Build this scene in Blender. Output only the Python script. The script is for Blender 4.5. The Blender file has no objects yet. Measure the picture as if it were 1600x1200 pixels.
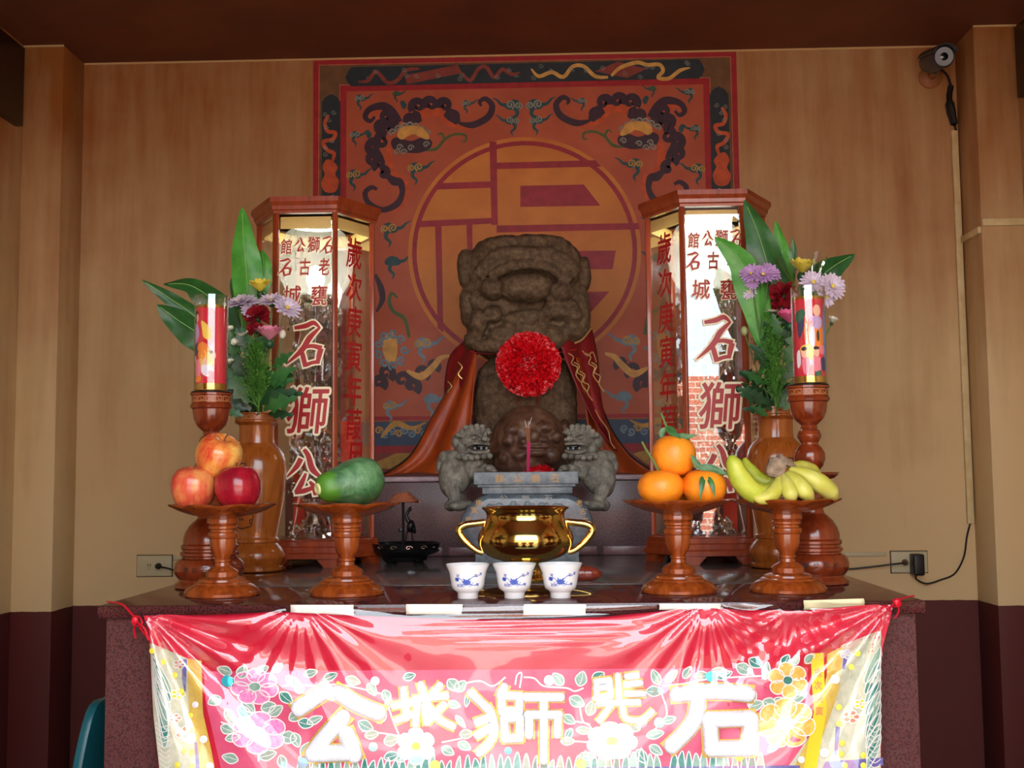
import bpy, bmesh, math, random
from mathutils import Vector, Matrix, noise
random.seed(7)
sc = bpy.context.scene
COL = sc.collection
PI = math.pi
R = math.radians

# ---------------------------------------------------------------- camera
F = 1804.0                       # focal length in pixels of the 1600 px frame
CAM = Vector((0.073, 0.0, 1.27))
YAW, PITCH, ROLL = -0.03025, 0.08196, -0.00973
fw = Vector((math.sin(YAW)*math.cos(PITCH), math.cos(YAW)*math.cos(PITCH), math.sin(PITCH)))
rt0 = Vector((math.cos(YAW), -math.sin(YAW), 0)); up0 = rt0.cross(fw)
rt = rt0*math.cos(ROLL) + up0*math.sin(ROLL)
up = -rt0*math.sin(ROLL) + up0*math.cos(ROLL)
cam_d = bpy.data.cameras.new('camera'); cam = bpy.data.objects.new('camera', cam_d); COL.objects.link(cam)
cam_d.sensor_fit = 'HORIZONTAL'; cam_d.sensor_width = 36.0; cam_d.lens = F/1600*36.0
cam_d.clip_start = 0.02; cam_d.clip_end = 200
m = Matrix((rt, up, -fw)).transposed().to_4x4(); m.translation = CAM
cam.matrix_world = m
sc.camera = cam

# ---------------------------------------------------------------- light
sc.view_settings.view_transform = 'Standard'
sc.view_settings.look = 'None'
sc.view_settings.gamma = 1.0
sc.view_settings.use_curve_mapping = False
sc.view_settings.exposure = -0.75
wld = bpy.data.worlds.new('sky'); sc.world = wld; wld.use_nodes = True
bg = wld.node_tree.nodes['Background']
bg.inputs[0].default_value = (0.80, 0.92, 1.0, 1); bg.inputs[1].default_value = 12.0
sun_d = bpy.data.lights.new('sun', 'SUN'); sun_d.energy = 55.0; sun_d.angle = R(0.6); sun_d.color = (1, .97, .92)
sun = bpy.data.objects.new('sun', sun_d); COL.objects.link(sun)
sun.rotation_euler = Vector((0.25, -0.55, -1.0)).to_track_quat('-Z', 'Y').to_euler()
pt_d = bpy.data.lights.new('entrance_portal', 'AREA'); pt_d.shape = 'RECTANGLE'; pt_d.size = 2.02; pt_d.size_y = 2.72
pt_d.cycles.is_portal = True                        # guides sky sampling through the open front, emits nothing
pt = bpy.data.objects.new('entrance_portal', pt_d); COL.objects.link(pt)
pt.location = (0.15, 0.27, 1.38); pt.rotation_euler = (R(90), 0, 0)
sc.cycles.use_denoising = True
sc.cycles.transparent_max_bounces = 32

def at(px, py, Y):
    """world point on the plane Y seen at a pixel of the 1600x1200 frame"""
    d = fw + rt*((px-800)/F) - up*((py-600)/F)
    return CAM + d*((Y-CAM.y)/d.y)
ZT = 1.0577                      # altar top
def ontable(px, py, z=ZT):
    d = fw + rt*((px-800)/F) - up*((py-600)/F)
    return CAM + d*((z-CAM.z)/d.z)

# ---------------------------------------------------------------- materials
def srgb(r, g, b):
    f = lambda c: (c/255/12.92) if c/255 <= .04045 else ((c/255+.055)/1.055)**2.4
    return (f(r), f(g), f(b), 1)
class NT:
    def __init__(s, name):
        s.m = bpy.data.materials.new(name); s.m.use_nodes = True
        s.t = s.m.node_tree; s.b = s.t.nodes['Principled BSDF']; s.out = s.t.nodes['Material Output']
    def n(s, typ, **k):
        x = s.t.nodes.new(typ)
        for a, v in k.items(): setattr(x, a, v)
        return x
    def l(s, a, b): s.t.links.new(a, b)
    def coord(s, kind='Object', scale=(1, 1, 1)):
        c = s.n('ShaderNodeTexCoord'); mp = s.n('ShaderNodeMapping'); mp.inputs['Scale'].default_value = scale
        s.l(c.outputs[kind], mp.inputs[0]); return mp.outputs[0]
    def noise(s, vec, scale, detail=4, rough=.55, dist=0):
        x = s.n('ShaderNodeTexNoise'); x.inputs['Scale'].default_value = scale; x.inputs['Detail'].default_value = detail
        x.inputs['Roughness'].default_value = rough; x.inputs['Distortion'].default_value = dist
        s.l(vec, x.inputs['Vector']); return x.outputs[0]
    def ramp(s, fac, stops, interp='LINEAR'):
        x = s.n('ShaderNodeValToRGB'); x.color_ramp.interpolation = interp
        e = x.color_ramp.elements
        while len(e) < len(stops): e.new(.5)
        for i, (p, c) in enumerate(stops): e[i].position = p; e[i].color = c
        s.l(fac, x.inputs[0]); return x.outputs[0]
    def mix(s, fac, a, b, mode='MIX'):
        x = s.n('ShaderNodeMix', data_type='RGBA', blend_type=mode)
        for v, i in ((fac, 0), (a, 6), (b, 7)):
            if hasattr(v, 'links'): s.l(v, x.inputs[i])
            else: x.inputs[i].default_value = v
        return x.outputs[2]
    def math(s, op, a, b=0.0, clamp=False):
        x = s.n('ShaderNodeMath', operation=op, use_clamp=clamp)
        for v, i in ((a, 0), (b, 1)):
            if hasattr(v, 'links'): s.l(v, x.inputs[i])
            else: x.inputs[i].default_value = v
        return x.outputs[0]
    def bump(s, h, strength=.2, dist=.002):
        x = s.n('ShaderNodeBump'); x.inputs['Strength'].default_value = strength; x.inputs['Distance'].default_value = dist
        s.l(h, x.inputs['Height']); s.l(x.outputs[0], s.b.inputs['Normal'])
    def col(s, c):
        if hasattr(c, 'links'): s.l(c, s.b.inputs['Base Color'])
        else: s.b.inputs['Base Color'].default_value = c
    def set(s, rough=.5, metal=0, coat=0, spec=None, **k):
        s.b.inputs['Roughness'].default_value = rough; s.b.inputs['Metallic'].default_value = metal
        s.b.inputs['Coat Weight'].default_value = coat; s.b.inputs['Coat Roughness'].default_value = .08
        if spec is not None: s.b.inputs['Specular IOR Level'].default_value = spec
        for a, v in k.items(): s.b.inputs[a.replace('_', ' ')].default_value = v
        return s.m
def plain(name, c, rough=.5, metal=0, coat=0, **k):
    t = NT(name); t.col(srgb(*c)); return t.set(rough, metal, coat, **k)
def mottled(name, c1, c2, scale=20, rough=.5, metal=0, coat=0, bump=0, bdist=.001, lo=.35, hi=.65, stretch=(1, 1, 1), detail=4, **k):
    t = NT(name); v = t.coord('Object', stretch); n = t.noise(v, scale, detail)
    t.col(t.ramp(n, [(lo, srgb(*c1)), (hi, srgb(*c2))]))
    if bump: t.bump(n, bump, bdist)
    return t.set(rough, metal, coat, **k)
def lens_glass(name, ior=1.5, tint=(1, 1, 1), rough=0.0, gain=1.0):
    """clear pane: see-through with Fresnel reflection"""
    t = NT(name); tr = t.n('ShaderNodeBsdfTransparent'); tr.inputs[0].default_value = (*tint, 1)
    gl = t.n('ShaderNodeBsdfGlossy'); gl.inputs['Roughness'].default_value = rough; gl.inputs[0].default_value = (1, 1, 1, 1)
    lwt = t.n('ShaderNodeLayerWeight'); lwt.inputs[0].default_value = .5; f0 = ((ior-1)/(ior+1))**2
    fr = t.math('MULTIPLY_ADD', t.math('POWER', lwt.outputs['Facing'], 5.0), 1-f0); fr.node.inputs[2].default_value = f0
    mx = t.n('ShaderNodeMixShader')
    t.l(t.math('MULTIPLY', fr, gain, True), mx.inputs[0]); t.l(tr.outputs[0], mx.inputs[1]); t.l(gl.outputs[0], mx.inputs[2])
    t.l(mx.outputs[0], t.out.inputs[0]); t.t.nodes.remove(t.b); return t.m
def emit(name, c, s):
    t = NT(name); t.col(srgb(*c)); t.b.inputs['Emission Color'].default_value = srgb(*c); t.b.inputs['Emission Strength'].default_value = s
    return t.m
M = {}

# ---------------------------------------------------------------- mesh tools
class MB:
    def __init__(s): s.v = []; s.f = []
    def add(s, vs, fs):
        o = len(s.v); s.v += [Vector(p) for p in vs]; s.f += [[i+o for i in f] for f in fs]; return s
    def join(s, o, M4=None):
        return s.add([M4 @ p for p in o.v] if M4 else o.v, o.f)
    def xf(s, M4): s.v = [M4 @ p for p in s.v]; return s
    def box(s, c, d, rot=None):
        c = Vector(c); x, y, z = (k/2 for k in d)
        ps = [Vector((a*x, b*y, e*z)) for a in (-1, 1) for b in (-1, 1) for e in (-1, 1)]
        if rot: ps = [rot @ p for p in ps]
        return s.add([c+p for p in ps], [(0, 1, 3, 2), (4, 6, 7, 5), (0, 4, 5, 1), (2, 3, 7, 6), (0, 2, 6, 4), (1, 5, 7, 3)])
    def box2(s, a, b): return s.box([(p+q)/2 for p, q in zip(a, b)], [abs(q-p) for p, q in zip(a, b)])
    def lathe(s, prof, seg=40, c=(0, 0, 0), lob=None, a0=0.0, close=True):
        cx, cy, cz = c; o = len(s.v)
        for i, (r, z) in enumerate(prof):
            for k in range(seg):
                a = a0+2*PI*k/seg
                rr = max(r, 1e-5)
                if lob: rr, zz = lob(i, a, rr, z)
                else: zz = z
                s.v.append(Vector((cx+rr*math.cos(a), cy+rr*math.sin(a), cz+zz)))
        for i in range(len(prof)-1):
            for k in range(seg):
                k2 = (k+1) % seg
                s.f.append([o+i*seg+k, o+i*seg+k2, o+(i+1)*seg+k2, o+(i+1)*seg+k])
        if close:
            s.f.append([o+k for k in range(seg)][::-1]); n = (len(prof)-1)*seg
            s.f.append([o+n+k for k in range(seg)])
        return s
    def tube(s, pts, rad, seg=8, caps=True, flat=1.0):
        pts = [Vector(p) for p in pts]; n = len(pts)
        if not isinstance(rad, (list, tuple)): rad = [rad]*n
        if len(rad) != n:
            q = [i*(len(rad)-1)/(n-1) for i in range(n)]; rad = [rad[int(x)]*(1-x+int(x))+rad[min(int(x)+1, len(rad)-1)]*(x-int(x)) for x in q]
        o = len(s.v); up_ = None
        for i, p in enumerate(pts):
            t = (pts[min(i+1, n-1)]-pts[max(i-1, 0)]).normalized()
            if up_ is None:
                up_ = Vector((0, 0, 1)) if abs(t.z) < .9 else Vector((1, 0, 0))
            sd = t.cross(up_).normalized(); up_ = sd.cross(t).normalized()
            for k in range(seg):
                a = 2*PI*k/seg
                s.v.append(p+(sd*math.cos(a)+up_*math.sin(a)*flat)*rad[i])
        for i in range(n-1):
            for k in range(seg):
                k2 = (k+1) % seg
                s.f.append([o+i*seg+k, o+i*seg+k2, o+(i+1)*seg+k2, o+(i+1)*seg+k])
        if caps:
            s.f.append([o+k for k in range(seg)][::-1]); s.f.append([o+(n-1)*seg+k for k in range(seg)])
        return s
    def ell(s, c, r, seg=16, rings=10, rot=None, sup=1.0):
        c = Vector(c); o = len(s.v)
        if not isinstance(r, (tuple, list)): r = (r, r, r)
        pw = lambda x: math.copysign(abs(x)**sup, x)
        s_ = []
        for i in range(rings+1):
            th = PI*i/rings
            for k in range(seg):
                a = 2*PI*k/seg
                p = Vector((r[0]*pw(math.sin(th))*pw(math.cos(a)), r[1]*pw(math.sin(th))*pw(math.sin(a)), r[2]*pw(math.cos(th))))
                if rot: p = rot @ p
                s_.append(c+p)
        fs = []
        for i in range(rings):
            for k in range(seg):
                k2 = (k+1) % seg
                fs.append([i*seg+k, (i+1)*seg+k, (i+1)*seg+k2, i*seg+k2])
        return s.add(s_, fs)
    def grid(s, fn, nu, nv, closeu=False):
        o = len(s.v)
        for j in range(nv+1):
            for i in range(nu+1): s.v.append(Vector(fn(i/nu, j/nv)))
        for j in range(nv):
            for i in range(nu):
                a = o+j*(nu+1)+i; s.f.append([a, a+1, a+nu+2, a+nu+1])
        return s
    def prism(s, poly, fn, d):
        """poly of 2-D points; fn(x, y, depth) -> 3-D; extruded between depth 0 and d"""
        n = len(poly)
        vs = [fn(x, y, 0) for x, y in poly]+[fn(x, y, d) for x, y in poly]
        fs = [list(range(n)), [n+i for i in range(n)][::-1]]
        for i in range(n): j = (i+1) % n; fs.append([i, n+i, n+j, j])
        return s.add(vs, fs)
    def mesh(s, name, bevel=0, bseg=2, smooth=True, ang=40, weld=0):
        bm = bmesh.new(); bv = [bm.verts.new(p) for p in s.v]
        for f in s.f:
            try: bm.faces.new([bv[i] for i in f])
            except ValueError: pass
        if weld: bmesh.ops.remove_doubles(bm, verts=bm.verts, dist=weld)
        bmesh.ops.recalc_face_normals(bm, faces=bm.faces)
        if bevel:
            es = [e for e in bm.edges if len(e.link_faces) == 2 and e.calc_face_angle(0) > R(30)]
            bmesh.ops.bevel(bm, geom=es, offset=bevel, segments=bseg, profile=.5, affect='EDGES', clamp_overlap=True)
        me = bpy.data.meshes.new(name); bm.to_mesh(me); bm.free()
        if smooth:
            for p in me.polygons: p.use_smooth = True
            me.set_sharp_from_angle(angle=R(ang))
        return me
def blob(mb, voxel, smooth=4, rough=0, rs=30, name='blob', fac=.5):
    """union of closed shapes grown into one continuous surface"""
    bm = bmesh.new(); bv = [bm.verts.new(p) for p in mb.v]
    for f in mb.f:
        try: bm.faces.new([bv[i] for i in f])
        except ValueError: pass
    bmesh.ops.remove_doubles(bm, verts=bm.verts, dist=1e-6)
    me = bpy.data.meshes.new('tmp'); bm.to_mesh(me); bm.free()
    o = bpy.data.objects.new('tmp', me); COL.objects.link(o)
    r = o.modifiers.new('r', 'REMESH'); r.mode = 'VOXEL'; r.voxel_size = voxel
    if smooth: q = o.modifiers.new('s', 'SMOOTH'); q.factor = fac; q.iterations = smooth
    dg = bpy.context.evaluated_depsgraph_get()
    res = bpy.data.meshes.new_from_object(o.evaluated_get(dg)); res.name = name
    bpy.data.objects.remove(o); bpy.data.meshes.remove(me)
    if rough:
        nn = [v.normal.copy() for v in res.vertices]
        for v, k in zip(res.vertices, nn): v.co += k*rough*(noise.fractal(v.co*rs, 1.0, 2.0, 3))
    for p in res.polygons: p.use_smooth = True
    return res
_glyph = {}
def glyph(ch, offset=0.0, extrude=0.0, bevel=0.0, res=2):
    """outline of one character as a mesh in a unit box centred on 0, plane xy"""
    k = (ch, offset, extrude, bevel)
    if k in _glyph: return _glyph[k]
    c = bpy.data.curves.new('t', 'FONT'); c.body = ch; c.size = 1.0; c.offset = offset; c.extrude = extrude
    c.bevel_depth = bevel; c.bevel_resolution = res; c.resolution_u = 2; c.fill_mode = 'BOTH' if extrude or bevel else 'FRONT'
    o = bpy.data.objects.new('t', c); COL.objects.link(o)
    dg = bpy.context.evaluated_depsgraph_get(); dg.update()
    me = bpy.data.meshes.new_from_object(o.evaluated_get(dg))
    b = MB(); xs = [v.co.x for v in me.vertices] or [0]; ys = [v.co.y for v in me.vertices] or [0]
    cx, cy = (min(xs)+max(xs))/2, (min(ys)+max(ys))/2; sx, sy = max(xs)-min(xs) or 1, max(ys)-min(ys) or 1
    b.add([((v.co.x-cx)/sx, (v.co.y-cy)/sy, v.co.z) for v in me.vertices], [list(p.vertices) for p in me.polygons])
    bpy.data.objects.remove(o); bpy.data.curves.remove(c); bpy.data.meshes.remove(me)
    _glyph[k] = b; return b
def bold(ch, w, n=10):
    """character thickened by w of its box"""
    g = glyph(ch); b = MB()
    for i in range(n+1):
        dx, dy = (0, 0) if i == n else (w*math.cos(2*PI*i/n), w*math.sin(2*PI*i/n))
        b.add([Vector((p.x+dx, p.y+dy, i*.00002)) for p in g.v], g.f)
    return b
def obj(name, me, mat, parent=None, loc=None):
    if isinstance(me, MB): me = me.mesh(name)
    o = bpy.data.objects.new(name, me); COL.objects.link(o)
    if mat is not None:
        me.materials.clear(); me.materials.append(M[mat] if isinstance(mat, str) else mat)
    if parent: o.parent = parent
    if loc: o.location = loc
    return o
def tag(o, label, cat, group=None):
    o['label'] = label; o['category'] = cat
    if group: o['group'] = group
    return o
def thing(name, label, cat, loc=(0, 0, 0), rotz=0, group=None):
    o = bpy.data.objects.new(name, None); COL.objects.link(o); o.empty_display_size = .02
    o.location = loc; o.rotation_euler = (0, 0, rotz)
    return tag(o, label, cat, group)
def struct(name, me, mat, parent=None):
    o = obj(name, me, mat, parent)
    if not parent: o['kind'] = 'structure'
    return o
def dup(root, loc, rotz=0, label=None, group=None):
    r = root.copy(); COL.objects.link(r); r.location = loc; r.rotation_euler = (0, 0, rotz)
    if label: r['label'] = label
    if group: r['group'] = group
    for ch in list(root.children):
        c = ch.copy(); COL.objects.link(c); c.parent = r
        for g in ch.children: d = g.copy(); COL.objects.link(d); d.parent = c
    return r
def rel(mb, loc): mb.v = [p-Vector(loc) for p in mb.v]; return mb
def cat(ps, n=6, closed=False):
    """Catmull-Rom through 2-D or 3-D points"""
    P = [Vector(p) for p in ps]; out = []
    N = len(P); rng = N if closed else N-1
    for i in range(rng):
        if closed: a, b, c, d = P[(i-1) % N], P[i], P[(i+1) % N], P[(i+2) % N]
        else: a, b, c, d = P[max(i-1, 0)], P[i], P[i+1], P[min(i+2, N-1)]
        for k in range(n):
            t = k/n
            out.append(.5*((2*b)+(c-a)*t+(2*a-5*b+4*c-d)*t*t+(3*b-a-3*c+d)*t**3))
    if not closed: out.append(P[-1])
    return out
def ribbon(pts, w, closed=False):
    """2-D polyline with half widths -> list of (left, right) pairs"""
    n = len(pts); res = []
    for i, p in enumerate(pts):
        a = pts[(i-1) % n] if closed or i else p; b = pts[(i+1) % n] if closed or i < n-1 else p
        d = b-a
        if d.length < 1e-9: d = Vector((1, 0))
        d.normalize(); k = Vector((-d.y, d.x)); ww = w[i] if isinstance(w, (list, tuple)) else w
        res.append((p+k*ww, p-k*ww))
    return res
def stroke(mb, pts, w, fn, closed=False, n=5, smooth=True):
    """brush stroke: widths w (half) at the given points, mapped through fn(x, y)"""
    P = [Vector(p) for p in pts]
    if smooth and len(P) > 2:
        Q = cat(P, n, closed)
        if isinstance(w, (list, tuple)):
            W = []; m_ = len(w); tot = len(Q)
            for i in range(tot):
                u = i/(n); k = int(u); t = u-k
                a = w[k % m_] if closed else w[min(k, m_-1)]; b = w[(k+1) % m_] if closed else w[min(k+1, m_-1)]
                W.append(a+(b-a)*t)
        else: W = w
    else: Q, W = P, w
    rb = ribbon(Q, W, closed); o = len(mb.v)
    for a, b in rb: mb.v.append(Vector(fn(a.x, a.y))); mb.v.append(Vector(fn(b.x, b.y)))
    k = len(rb)
    for i in range(k if closed else k-1):
        j = (i+1) % k; mb.f.append([o+2*i, o+2*i+1, o+2*j+1, o+2*j])
    return mb
def fillp(mb, pts, fn, curve=0):
    P = cat(pts, curve, True) if curve else [Vector(p) for p in pts]
    o = len(mb.v); mb.v += [Vector(fn(p.x, p.y)) for p in P]; mb.f.append(list(range(o, o+len(P)))); return mb
# ---------------------------------------------------------------- shared materials
def wall_paint():
    t = NT('smoke_stained_shaded_two_tone_paint'); g = t.n('ShaderNodeNewGeometry'); sx = t.n('ShaderNodeSeparateXYZ')
    t.l(g.outputs['Position'], sx.inputs[0]); z = sx.outputs[2]
    mp = t.n('ShaderNodeMapping'); mp.inputs['Scale'].default_value = (9, 9, .9); t.l(g.outputs['Position'], mp.inputs[0])
    st = t.noise(mp.outputs[0], 1.6, 6, .6)                       # vertical runs
    mp2 = t.n('ShaderNodeMapping'); mp2.inputs['Scale'].default_value = (1, 1, 1); t.l(g.outputs['Position'], mp2.inputs[0])
    bl = t.noise(mp2.outputs[0], 1.7, 5, .6)                     # broad blotches
    h = t.math('MULTIPLY_ADD', z, .62); h.node.inputs[2].default_value = -.86  # smoke stain grows with height, deepened to stand for dimmer light up there
    s = t.math('ADD', h, t.math('MULTIPLY', t.math('SUBTRACT', bl, .5), 1.1))
    s = t.math('ADD', s, t.math('MULTIPLY', t.math('SUBTRACT', st, .5), .9), True)
    cream = t.mix(t.math('MULTIPLY', bl, .5), srgb(218, 190, 142), srgb(204, 172, 120))
    up_ = t.mix(s, cream, srgb(154, 90, 34))
    lo = t.mix(t.math('MULTIPLY', st, .6), srgb(92, 29, 24), srgb(76, 25, 21))
    edge = t.math('ADD', z, t.math('MULTIPLY', t.math('SUBTRACT', st, .5), .006))
    k = t.math('GREATER_THAN', edge, .854)
    t.col(t.mix(k, lo, up_)); fine = t.noise(mp2.outputs[0], 220, 3); t.bump(fine, .12, .002)
    return t.set(.62)
M['wall'] = wall_paint()
M['ceiling'] = mottled('smoked_brown_ceiling_paint', (100, 46, 22), (122, 60, 30), 3, .7, detail=6, lo=.3, hi=.7)
M['floor'] = mottled('grey_floor_tile', (120, 112, 104), (142, 134, 124), 8, .25)
M['concrete'] = mottled('sunlit_concrete', (152, 148, 140), (136, 132, 124), 4, .9)
def brick_mat():
    t = NT('red_brick'); b = t.n('ShaderNodeTexBrick'); b.inputs['Scale'].default_value = 1
    b.inputs['Brick Width'].default_value = .23; b.inputs['Row Height'].default_value = .075; b.inputs['Mortar Size'].default_value = .007
    b.inputs['Color1'].default_value = srgb(190, 110, 84); b.inputs['Color2'].default_value = srgb(168, 92, 74); b.inputs['Mortar'].default_value = srgb(205, 195, 180)
    c = t.n('ShaderNodeTexCoord'); s = t.n('ShaderNodeSeparateXYZ'); q = t.n('ShaderNodeCombineXYZ')
    t.l(c.outputs['Object'], s.inputs[0]); t.l(s.outputs[0], q.inputs[0]); t.l(s.outputs[2], q.inputs[1]); t.l(q.outputs[0], b.inputs['Vector'])
    t.col(b.outputs[0]); return t.set(.85)
M['brick'] = brick_mat()
def granite(name, cs, scale, rough, coat=0):
    t = NT(name); v = t.coord(); a = t.noise(v, scale, 2, .5); b = t.noise(v, scale*2.7, 2, .5)
    c = t.ramp(a, [(.36, srgb(*cs[0])), (.47, srgb(*cs[1])), (.56, srgb(*cs[2])), (.66, srgb(*cs[3]))])
    k = t.ramp(b, [(.60, (0, 0, 0, 1)), (.66, (1, 1, 1, 1))])
    t.col(t.mix(k, c, srgb(*cs[4]))); return t.set(rough, 0, coat)
M['granite'] = granite('maroon_granite', [(58, 30, 34), (84, 44, 44), (100, 54, 50), (80, 60, 66), (58, 46, 56)], 330, .3)
M['granite_top'] = granite('polished_maroon_granite', [(40, 20, 24), (74, 34, 34), (92, 44, 42), (66, 46, 50), (40, 26, 32)], 330, .07)
M['granite_tier'] = granite('worn_purple_granite', [(84, 62, 68), (98, 74, 78), (110, 84, 86), (118, 94, 94), (142, 116, 108)], 260, .3)
M['greyslab'] = mottled('grey_polished_stone', (84, 78, 76), (104, 98, 96), 60, .16)
M['pale_edge'] = mottled('pale_stone_nosing', (186, 168, 176), (160, 140, 150), 40, .3)
M['pale_base'] = mottled('pinkish_granite_tile', (140, 104, 104), (118, 84, 88), 200, .3)
M['blackboard'] = plain('black_lacquer', (22, 17, 15), .35)
M['beige_plastic'] = plain('ivory_plastic', (196, 186, 150), .4)
M['black_plastic'] = plain('black_plastic', (20, 19, 20), .4)
M['teal'] = plain('teal_plastic', (20, 92, 104), .35)

# ---------------------------------------------------------------- room
YW, YC = 3.93, 3.755              # back wall, front of the corner pilasters
XL, XR = -1.547, 1.4955          # inner corners
SL, SR = -1.684, 1.636           # side walls
ZC = 2.749
YF = 0.3                        # open front
struct('floor', MB().box2((SL, YF, -.1), (SR, YW, 0)), 'floor')
struct('ceiling', MB().box2((SL-.2, YF-.3, ZC), (SR+.2, YW+.2, ZC+.2)), 'ceiling')
struct('wall_back', MB().box2((SL-.2, YW, 0), (SR+.2, YW+.2, ZC)), 'wall')
struct('wall_left', MB().box2((SL-.2, YF, 0), (SL, YW, ZC)), 'wall')
struct('wall_right', MB().box2((SR, YF, 0), (SR+.2, YW, ZC)), 'wall')
struct('wall_added_left', MB().box2((SL, YF, 0), (-.85, YF+.15, ZC)), 'wall')  # unseen pier added to keep the left case glass dark
struct('wall_added_right', MB().box2((1.15, YF, 0), (SR, YF+.15, ZC)), 'wall')  # unseen pier added, ending where bright reflections still reach the right case
struct('trim_added', MB().box2((SL, YF, 2.5), (SR, YF+.15, ZC)), 'ceiling')                     # unseen lintel added over the open front to darken the upper wall
M['edge_line'] = plain('cream_paint_edge', (206, 170, 116), .6)
struct('trim_4', MB().box2((XL, YW-.004, ZC-.006), (XR, YW, ZC)), 'edge_line')
struct('trim_5', MB().box2((SL, YC-.004, ZC-.006), (XL, YC, ZC)), 'edge_line')
struct('trim_6', MB().box2((XR, YC-.004, ZC-.006), (SR, YC, ZC)), 'edge_line')
struct('trim_1', MB().box2((SL, YC, 0), (XL, YW, ZC)).mesh('trim', .004), 'wall')          # corner pilasters
struct('trim_2', MB().box2((XR, YC, 0), (SR, YW, ZC)).mesh('trim', .004), 'wall')
# outside the open front: yard and brick wall across it
struct('ground', MB().box2((-14, -16, -.15), (14, YF, -.02)), 'concrete')
struct('wall_yard', MB().box2((-14, -9.3, -.1), (14, -9.0, 2.55)), 'brick')

# ---------------------------------------------------------------- painted mural on the back wall
P_ = lambda n, c, c2=None, s=30: mottled('mural_'+n, c, c2 or tuple(int(k*.8) for k in c), s, .5, lo=.3, hi=.75)
M.update(m_red=P_('red', (176, 30, 44)), m_pale=P_('line', (206, 120, 84)), m_band=P_('band', (122, 84, 52)), m_ink=P_('ink', (36, 52, 62)),
         m_field=P_('field', (190, 96, 64), (166, 74, 48), 6), m_orange=P_('orange', (214, 136, 56), (190, 110, 40), 7), m_dark=P_('purple', (62, 40, 62)),
         m_flame=P_('flame', (214, 92, 46)), m_teal=P_('teal', (36, 88, 96)), m_green=P_('green', (84, 108, 58)), m_cream=P_('cream', (232, 178, 92)),
         m_grey=P_('grey', (150, 156, 146)), m_gold=P_('gold', (206, 160, 70)), m_blue=P_('blue', (52, 84, 122)), m_rust=P_('rust', (150, 66, 56)),
         m_mag=P_('magenta', (168, 40, 60)), m_sky=P_('skyblue', (120, 156, 176)))
MX0, MX1 = -0.733, 0.745; MCX = (MX0+MX1)/2; MZ1 = ZC-.004; MZ0 = at(821, 752, YW).z-.06
mural = thing('wall_mural', 'painted wall mural with a large gold character in a circle and scrolling clouds', 'mural', (MCX, YW, MZ0))
class Paint:
    """flat paint layers on the wall; (x, y) are positions on the photographed wall plane"""
    def __init__(s): s.d = {}
    def fn(s, lay, mir=False, raw=False):
        s.k = getattr(s, 'k', 0)+1; dy = .0006+.0004*lay+(s.k % 60)*.000005
        def f(x, y):
            if raw: X, Z = x, y
            else: p = at(x, y, YW); X, Z = p.x, p.z
            if mir: X = 2*MCX-X
            return (X, YW-dy, Z)
        return f
    def mb(s, name, mat):
        k = (name, mat, 0 if name in s.tiny else len(s.d))
        return s.d.setdefault(k, MB())
    tiny = ('cloud_swirl', 'border_swirl', 'creature_ruff', 'lower_scroll')
    def flush(s):
        for (n, mt, k), b in s.d.items():
            o = obj(n, rel(b, mural.location).mesh(n, smooth=False), mt, mural)
            if n in s.tiny: o['kind'] = 'stuff'
pa = Paint()
def prect(name, mat, lay, x0, z0, x1, z1): fillp(pa.mb(name, mat), [(x0, z0), (x1, z0), (x1, z1), (x0, z1)], pa.fn(lay, raw=True))
prect('outer_frame', 'm_red', 0, MX0, MZ0, MX1, MZ1)
prect('outer_line', 'm_pale', 1, MX0+.0185, MZ0, MX1-.0185, MZ1-.0185)
prect('border_band', 'm_band', 2, MX0+.0215, MZ0, MX1-.0215, MZ1-.0215)
ZB = at(570, 653, YW).z
prect('inner_line', 'm_pale', 3, MX0+.092, ZB-.012, MX1-.092, MZ1-.092)
prect('inner_frame', 'm_red', 4, MX0+.095, ZB-.010, MX1-.095, MZ1-.095)
prect('field', 'm_field', 5, MX0+.117, ZB+.004, MX1-.117, MZ1-.117)
prect('lower_band', 'm_blue', 4, MX0+.095, at(570, 697, YW).z, MX1-.095, ZB-.016)
prect('lower_stripe', 'm_red', 4, MX0+.02, at(570, 708, YW).z, MX1-.02, at(570, 697, YW).z)
prect('lower_ground', 'm_rust', 4, MX0+.02, MZ0, MX1-.02, at(570, 708, YW).z)
def both(name, mat, lay, pts, w=None, curve=0, closed=False, conv=None):
    pts = [conv(*p) for p in pts] if conv else pts
    for mir in (False, True):
        b = pa.mb(name, mat)
        if w is None: fillp(b, pts, pa.fn(lay, mir), curve)
        else: stroke(b, pts, w, pa.fn(lay, mir), closed)
def spiral(cx, cy, r, turns=1.4, a0=0, d=1, n=12):
    return [(cx+r*(1-.85*i/n)*math.cos(a0+d*2*PI*turns*i/n), cy+r*(1-.85*i/n)*math.sin(a0+d*2*PI*turns*i/n)) for i in range(n+1)]
c1 = lambda x, y: (480+x/4.571, 70+y/4.571)
c3 = lambda x, y: (570+x/2.727, 330+y/2.727)
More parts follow.
